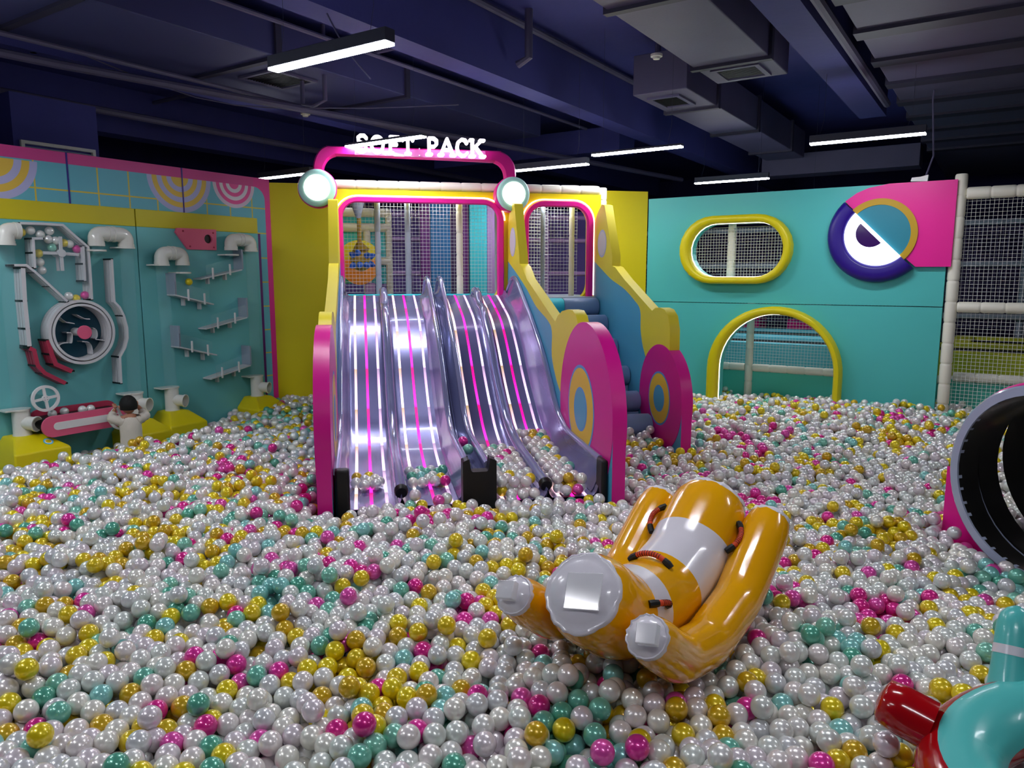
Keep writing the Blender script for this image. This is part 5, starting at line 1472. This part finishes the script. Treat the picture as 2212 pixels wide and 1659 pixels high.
def blocked(X, r=BR):
    x, y, z = X.T; u, n_, _ = fac(X)
    b = (x < XL + CB + r + .002)
    b |= (n_ < r) & (u < 4.2) & (u > -.3) & (y < YB + .0)
    b |= (u + 0 < 0) & (n_ < 0)
    wallin = (y > YB - r - .01) & (y < YB + .12 + r) & (x < XR + .06)
    mid = (ari[0][0] + r + .01 < x) & (x < ari[1][0] - r - .01)
    b |= wallin & ~mid
    rimz = (y > YB - COV - r - .003) & (y <= YB) & (((x > ar[0][0] - r - .003) & (x < ari[0][0] + r + .003)) | ((x > ari[1][0] - r - .003) & (x < ar[1][0] + r + .003)))
    b |= rimz
    b |= (y > YB) & (x > ari[0][0] - .02) & (x < -.3) & (y > YA - .045 - r)
    b |= (y > YB + .37 - r) & (x > -.42)
    b |= (y > YB + .12) & (x < -2.95)
    b |= (abs(x - pl - .02) < .055 + r) & (abs(y - YB - .03) < .055 + r)
    b |= (n_ < N0 + .05 + r) & (u > U1 - r) & (u < UR + .06 + r) & (n_ > -.1) & (y < YB)
    for (u0, u1, n1) in ((UL1 - PT - .006, UL1 + .006, 4.20), (UP1 - .008, UP1 + PT + .008, 4.235), (UP2 - .008, UP2 + PT + .008, wn2 + wr2 + .01)):
        b |= (u > u0 - r) & (u < u1 + r) & (n_ < n1 + r) & (n_ > N0 - .1)
    sl_ = (u > US0 - .04) & (u < USR + .02 + r) & (n_ < 4.10 + r)
    for (a_, b_) in ((US0 - .01, US0 + .07), (cL - .035, cR + .035), (USR - .02, USR + .02)): sl_ |= (u > a_ - r) & (u < b_ + r) & (n_ < 4.16 + r) & (n_ > 3.9)
    lz = np.interp(n_, LZ[:, 0], LZ[:, 1])
    b |= sl_
    b |= (u > UP1 + PT) & (u < UP2) & (n_ < 2.79 + r) & (z < np.interp(n_, [q[0] for q in rolls], [q[1] for q in rolls]) + .02) & (n_ < 2.68)
    for (x0, x1, y0, y1, zs) in BL: b |= (x > x0 - r) & (x < x1 + r) & (y > y0 - r) & (y < y1 + r) & (z < zs + .2)
    # conveyor
    b |= (x < XL + CC + r) & (y > k0[0] - kr - r) & (y < k1[0] + kr + r) & (z > min(k0[1], k1[1]) - kr - r)
    # tunnel: shell of the tube and the foot
    D = X - TC; s_ = D @ tn; rad = np.sqrt((D @ te) ** 2 + (D[:, 2] - .26 * np.maximum(0, s_ - .2) ** 1.3) ** 2)
    b |= (s_ > -.03 - r) & (s_ < 1.4) & (rad > TR - .02 - r) & (rad < TR + .045 + r)
    b |= (s_ > .45) & (rad < TR)
    e_ = D @ te
    b |= (s_ > .08 - r) & (s_ < .15 + r) & (e_ > TR * .35 - r) & (e_ < TR + .12 + r) & (D[:, 2] < -.05)
    b |= (s_ > .3) & (rad < TR + .2) & (D[:, 2] < 0) & (s_ < 2.2) & (rad > TR - .06)
    for c, rr in CAPS:
        b |= ((X - c) ** 2).sum(1) < (rr + r) ** 2
    return b
def relax(X, it=8, d=2 * BR * .985):
    cell = .085
    for _ in range(it):
        I = np.floor(X / cell).astype(np.int64); K = (I[:, 0] + 500) * 4000000 + (I[:, 1] + 500) * 2000 + I[:, 2] + 50
        o = np.argsort(K, kind='stable'); Ks = K[o]; D = np.zeros_like(X)
        for dx_ in (-1, 0, 1):
            for dy_ in (-1, 0, 1):
                for dz_ in (-1, 0, 1):
                    T_ = K + dx_ * 4000000 + dy_ * 2000 + dz_
                    lo = np.searchsorted(Ks, T_, 'left'); hi = np.searchsorted(Ks, T_, 'right'); c = hi - lo
                    for r_ in range(int(c.max())):
                        s_ = np.nonzero(c > r_)[0]; j = o[lo[s_] + r_]; ok = j != s_; s2, j = s_[ok], j[ok]
                        v = X[s2] - X[j]; dist = np.sqrt((v ** 2).sum(1)) + 1e-9; m_ = dist < d
                        D[s2[m_]] += v[m_] / dist[m_][:, None] * ((d - dist[m_]) * .42)[:, None]
        D[:, 2] *= .8
        X = X + D
    return X
X = X[~blocked(X, BR * .6)]
X = relax(X, 9)
X = X[~blocked(X, BR)]
# second thinning: balls still overlapping another one too much are taken away
def thin(X, d):
    cell = .085; I = np.floor(X / cell).astype(np.int64); seen = {}; keep = []
    for i, (c, p_) in enumerate(zip(map(tuple, I), X)):
        ok = True
        for dx_ in (-1, 0, 1):
            for dy_ in (-1, 0, 1):
                for dz_ in (-1, 0, 1):
                    for q_ in seen.get((c[0] + dx_, c[1] + dy_, c[2] + dz_), ()):
                        if (q_[0] - p_[0]) ** 2 + (q_[1] - p_[1]) ** 2 + (q_[2] - p_[2]) ** 2 < d * d: ok = False; break
                    if not ok: break
                if not ok: break
            if not ok: break
        if ok: seen.setdefault(c, []).append(tuple(p_)); keep.append(i)
    return X[keep]
o_ = np.argsort(-X[:, 2]); X = thin(X[o_], 2 * BR * .86)
# balls that collected at the foot of the lanes and along the stairs
ex = []
def lane_balls(u0, u1, n0, n1, rows, extra=.0, jit=.012):
    for L in range(rows):
        nn_ = n1 - .05 - L * .04
        st_n = n0 + L * .12
        v = st_n; kk = 0
        while v < nn_:
            u = u0 + BR + .012 + (.04 if kk % 2 else 0)
            while u < u1 - BR - .01:
                ex.append(FC(u + rng.uniform(-jit, jit) * .5, lane_z(v) + BR + .004 + L * .054, v + rng.uniform(-jit, jit)) if rng.random() > .06 + extra else None); u += .0675
            v += .0585; kk += 1
lane_balls(lanes[0][0] + .04, lanes[0][1] - .03, 3.62, 3.86, 1, .10); lane_balls(lanes[1][0] + .03, lanes[1][1] - .04, 3.55, 3.84, 1, .10)
lane_balls(lanes[2][0] + .04, lanes[2][1] - .03, 3.22, 4.17, 2); lane_balls(lanes[3][0] + .03, lanes[3][1] - .04, 2.98, 4.17, 2)
for q in ((2.50, .70, 1.90), (2.58, .70, 1.93), (2.52, .705, 2.0), (2.56, .70, 2.08), (2.7, .70, 1.93)): pass
X = np.concatenate([X, np.array([e_ for e_ in ex if e_ is not None])])
X = X[visible(X, 260)]

# colours ---------------------------------------------------------------------------
PAL = {'white': [(230, 230, 226), (222, 228, 222), (234, 226, 224), (216, 218, 220), (236, 234, 224), (226, 216, 222)], 'yellow': [(236, 212, 16), (230, 200, 20), (212, 172, 20)],
       'mint': [(134, 204, 180), (112, 190, 168), (138, 206, 200), (88, 174, 148)], 'pink': [(232, 50, 160), (228, 80, 172), (222, 30, 140)]}
def kinds(X):
    n_ = len(X); r = rng.random(n_); kd = np.full(n_, 0)
    kd[r > .68] = 1; kd[r > .84] = 2; kd[r > .94] = 3
    # loose clumps of one colour, as the photograph shows
    cs = np.stack([rng.uniform(-6.3, 2.2, 620), rng.uniform(.3, 8.8, 620)], 1); ck = rng.choice([0, 1, 2, 3], 620, p=[.56, .22, .14, .08])
    for c, k in zip(cs, ck):
        s_ = (((X[:, :2] - c) ** 2).sum(1) < .13 ** 2) & (rng.random(n_) < .55); kd[s_] = k
    return kd
KD = kinds(X); KN = ['white', 'yellow', 'mint', 'pink']
def ballmat(name, attr=False, col=(228, 228, 230)):
    m_ = bpy.data.materials.new(name); m_.use_nodes = True; nt = m_.node_tree; b = nt.nodes['Principled BSDF']
    b.inputs['Metallic'].default_value = .3; b.inputs['Roughness'].default_value = .3; b.inputs['Coat Weight'].default_value = 1; b.inputs['Coat Roughness'].default_value = .05
    b.inputs['Base Color'].default_value = srgb(col)
    if attr:
        a = nt.nodes.new('ShaderNodeAttribute'); a.attribute_type = 'INSTANCER'; a.attribute_name = 'col'; nt.links.new(a.outputs['Color'], b.inputs['Base Color'])
    return m_
def ball_mesh(name, mat, hi=True):
    bm = bmesh.new(); bmesh.ops.create_uvsphere(bm, u_segments=36 if hi else 20, v_segments=24 if hi else 12, radius=BR)
    me = bpy.data.meshes.new(name); bm.to_mesh(me); bm.free(); me.materials.append(mat); me.shade_smooth(); return me
BM = {k: [ball_mesh('ball_' + k, ballmat('pearl_' + k, col=c)) for c in v] for k, v in PAL.items()}
LBL = {k_: v_ + ' plastic ball among the nearest balls, toward the bottom edge of the photo' for k_, v_ in (('white', 'pearly white'), ('yellow', 'golden yellow'), ('mint', 'mint green'), ('pink', 'hot pink'))}
px_, py_, zc_ = project(X)
dist = np.sqrt(((X - CAM) ** 2).sum(1)); top = X[:, 2] > hsurf(X[:, 0], X[:, 1]) - .073
cand = np.nonzero((px_ > 0) & (px_ < 2212) & (py_ < 1659) & (py_ > 600) & top)[0]
# only balls whose top is not buried under a neighbour closer to the camera
def seen_from_cam(i):
    d = X - CAM; di = d[i]; L = np.linalg.norm(di); di = di / L
    t_ = d @ di; perp = np.sqrt(np.maximum(0, (d ** 2).sum(1) - t_ ** 2)); near = (t_ < L - .01) & (t_ > 0)
    return not ((perp[near] < .023).any())
near = []
for i in cand[np.argsort(dist[cand])]:
    if seen_from_cam(i): near.append(i)
    if len(near) >= 285: break
isn = np.zeros(len(X), bool); isn[near] = True
def add_ball(p_, kind, label, group, var=None):
    me = BM[kind][rng.integers(len(BM[kind])) if var is None else var]
    o = bpy.data.objects.new('plastic_ball', me); COL.objects.link(o); o.location = tuple(float(c) for c in p_)
    return tag(o, label, 'ball', group)
for i in near: add_ball(X[i], KN[KD[i]], LBL[KN[KD[i]]], 'nearest %s balls in the pit' % KN[KD[i]])

# all the other balls: one object, one instance per ball
Y = X[~isn]; KY = KD[~isn]
me = bpy.data.meshes.new('ball_points'); me.from_pydata(Y.tolist(), [], [])
cols = np.array([srgb(PAL[KN[k]][rng.integers(len(PAL[KN[k]]))]) for k in KY])
at = me.attributes.new('col', 'FLOAT_COLOR', 'POINT'); at.data.foreach_set('color', cols.ravel())
pit = bpy.data.objects.new('ball_pit_balls', me); COL.objects.link(pit)
tag(pit, 'sea of white, yellow, mint and pink plastic balls filling the pit', 'balls', kind='stuff')
ng = bpy.data.node_groups.new('balls', 'GeometryNodeTree')
ng.interface.new_socket('Geometry', in_out='INPUT', socket_type='NodeSocketGeometry'); ng.interface.new_socket('Geometry', in_out='OUTPUT', socket_type='NodeSocketGeometry')
gi = ng.nodes.new('NodeGroupInput'); go = ng.nodes.new('NodeGroupOutput'); iop = ng.nodes.new('GeometryNodeInstanceOnPoints')
us = ng.nodes.new('GeometryNodeMeshUVSphere'); us.inputs['Segments'].default_value = 24; us.inputs['Rings'].default_value = 16; us.inputs['Radius'].default_value = BR
sm_ = ng.nodes.new('GeometryNodeSetShadeSmooth'); sm = ng.nodes.new('GeometryNodeSetMaterial'); sm.inputs['Material'].default_value = ballmat('pearl_mixed', True)
ng.links.new(us.outputs[0], sm_.inputs[0]); ng.links.new(sm_.outputs[0], sm.inputs[0]); ng.links.new(gi.outputs[0], iop.inputs['Points']); ng.links.new(sm.outputs[0], iop.inputs['Instance']); ng.links.new(iop.outputs[0], go.inputs[0])
md = pit.modifiers.new('balls', 'NODES'); md.node_group = ng
me.materials.append(sm.inputs['Material'].default_value)
print('BALLS', len(X), len(near))

# single balls up on the play wall -----------------------------------------------------
def wall_ball(px, py, c, kind, label, var=0, group=None): add_ball(LW(*lw(px, py, c), c), kind, label, group, var)
wall_ball(408, 609, .12, 'yellow', 'yellow ball falling below the left double elbow pipe')
for (x, y, kd_, lb) in ((235, 320, 'yellow', 'dark yellow ball inside the horizontal pipe at the far left'), (340, 300, 'white', 'pearly ball at the upper left of the hopper, next to the pipe flange'),
                   (450, 345, 'white', 'pearly ball in the hopper under the pinkish glare'), (553, 305, 'white', 'pearly ball at the top centre of the hopper, left of the glare'),
                   (540, 400, 'white', 'pearly ball in the middle of the hopper, above the mint ball'), (622, 415, 'white', 'pearly ball left of the paddle upper arm'),
                   (582, 492, 'mint', 'mint ball above the left arm of the crossed paddle'), (712, 440, 'yellow', 'yellow ball right of the paddle upper arm'),
                   (778, 452, 'white', 'pearly ball in the hopper left of the pink ball'), (860, 508, 'pink', 'pink ball above the right arm of the crossed paddle'),
                   (430, 557, 'yellow', 'orange yellow ball left of the crossed paddle'), (445, 655, 'white', 'pearly ball below the orange yellow one by the slanting rail'),
                   (468, 745, 'white', 'lowest pearly ball on the slanting rail'),
                   (770, 1035, 'white', 'pearly ball lying left on top of the big ring'), (852, 1062, 'yellow', 'yellow ball wedged between two balls on top of the big ring'), (950, 1025, 'pink', 'pink ball lying right on top of the big ring')):
    wall_ball(*cz4(x, y), .10, kd_, lb, 0, 'balls in the hopper and on the ring')
for (x, y, lb) in ((113, 894, 'leftmost pearly ball riding on the pink conveyor'), (139, 889, 'second pearly ball from the left on the pink conveyor'), (178, 885, 'third pearly ball from the left on the pink conveyor'), (196, 883, 'rightmost pearly ball riding on the pink conveyor')):
    wall_ball(x, y, .20, 'white', lb, 0, 'balls on the pink conveyor')
q = FC(uc, lane_z(3.42) + .5 * (.545 - lane_z(3.42)) + .03, 3.40)
add_ball(FC(uc + .0, .52, 3.66), 'mint', 'mint ball in the channel between the slide lanes, just in front of the pink one', 'balls in the slide channel', 0)
add_ball(FC(uc - .01, .535, 3.50), 'pink', 'pink ball in the channel between the slide lanes, behind the mint one', 'balls in the slide channel', 0)
# a few balls caught on the stairs
for k, (du, dn, dz, kd_) in enumerate(((.10, 2.30, .70, 'white'), (.21, 2.31, .695, 'white'), (.30, 2.31, .69, 'white'), (.2, 2.25, .78, 'yellow'), (.16, 2.56, .55, 'white'), (.26, 2.60, .53, 'white'), (.36, 2.57, .55, 'yellow'), (.45, 2.60, .54, 'yellow'), (.38, 2.56, .62, 'white'))):
    add_ball(FC(UP1 + PT + .12 + du, dz, dn), kd_, ['white ball of the row lying behind the fifth stair roller', 'yellow ball on top of the row behind the fifth stair roller', 'white ball caught above the lowest stair roller', 'yellow ball caught above the lowest stair roller'][(0 if kd_ == 'white' else 1) + (2 if k > 3 else 0)], 'balls caught on the stairs ' + ('high' if k < 4 else 'low') + ' ' + kd_, 0)
# two boards hold the clear pouch over the hopper
t = thing('clear_hopper', LW(*lw(140, 600, .19), .19), 'clear sheet of the ball hopper above the big ring', 'hopper')
hp_ = [lw(*q, .165) for q in ((46, 484), (136, 488), (191, 535), (198, 645), (148, 650), (78, 590), (74, 518), (46, 510))]
obj('clear_sheet', MB().prism(LW, hp_[::-1], .163, .166), M['clear'], t, smooth=0)
gp = [lw(*cz4(*q), .167) for q in ((622, 235), (700, 232), (800, 325), (790, 368), (740, 365), (640, 335), (612, 300))]
# small white gadget on top of the teal wall
a_, b_ = tw(1985, 385, .0)
t = thing('wall_speaker', TW(a_, b_ - .03, -.06), 'small white gadget perched on top of the teal wall above the eye', 'speaker')
obj('body', MB().prism(TW, [(a_ - .07, b_ - .02), (a_ + .07, b_ - .03), (a_ + .075, b_ + .03), (a_ + .01, b_ + .015), (a_ - .06, b_ + .012)], -.09, -.02), M['white'], t, bevel=.008)
obj('cable', MB().tube([TW(a_ + .05, b_ + .02, -.05), TW(a_ + .1, b_ + .2, -.05), TW(a_ + .06, b_ + .7, -.05), TW(a_ + .1, ZS - .0, -.05)], .008, 6), M['ceil2'], t)
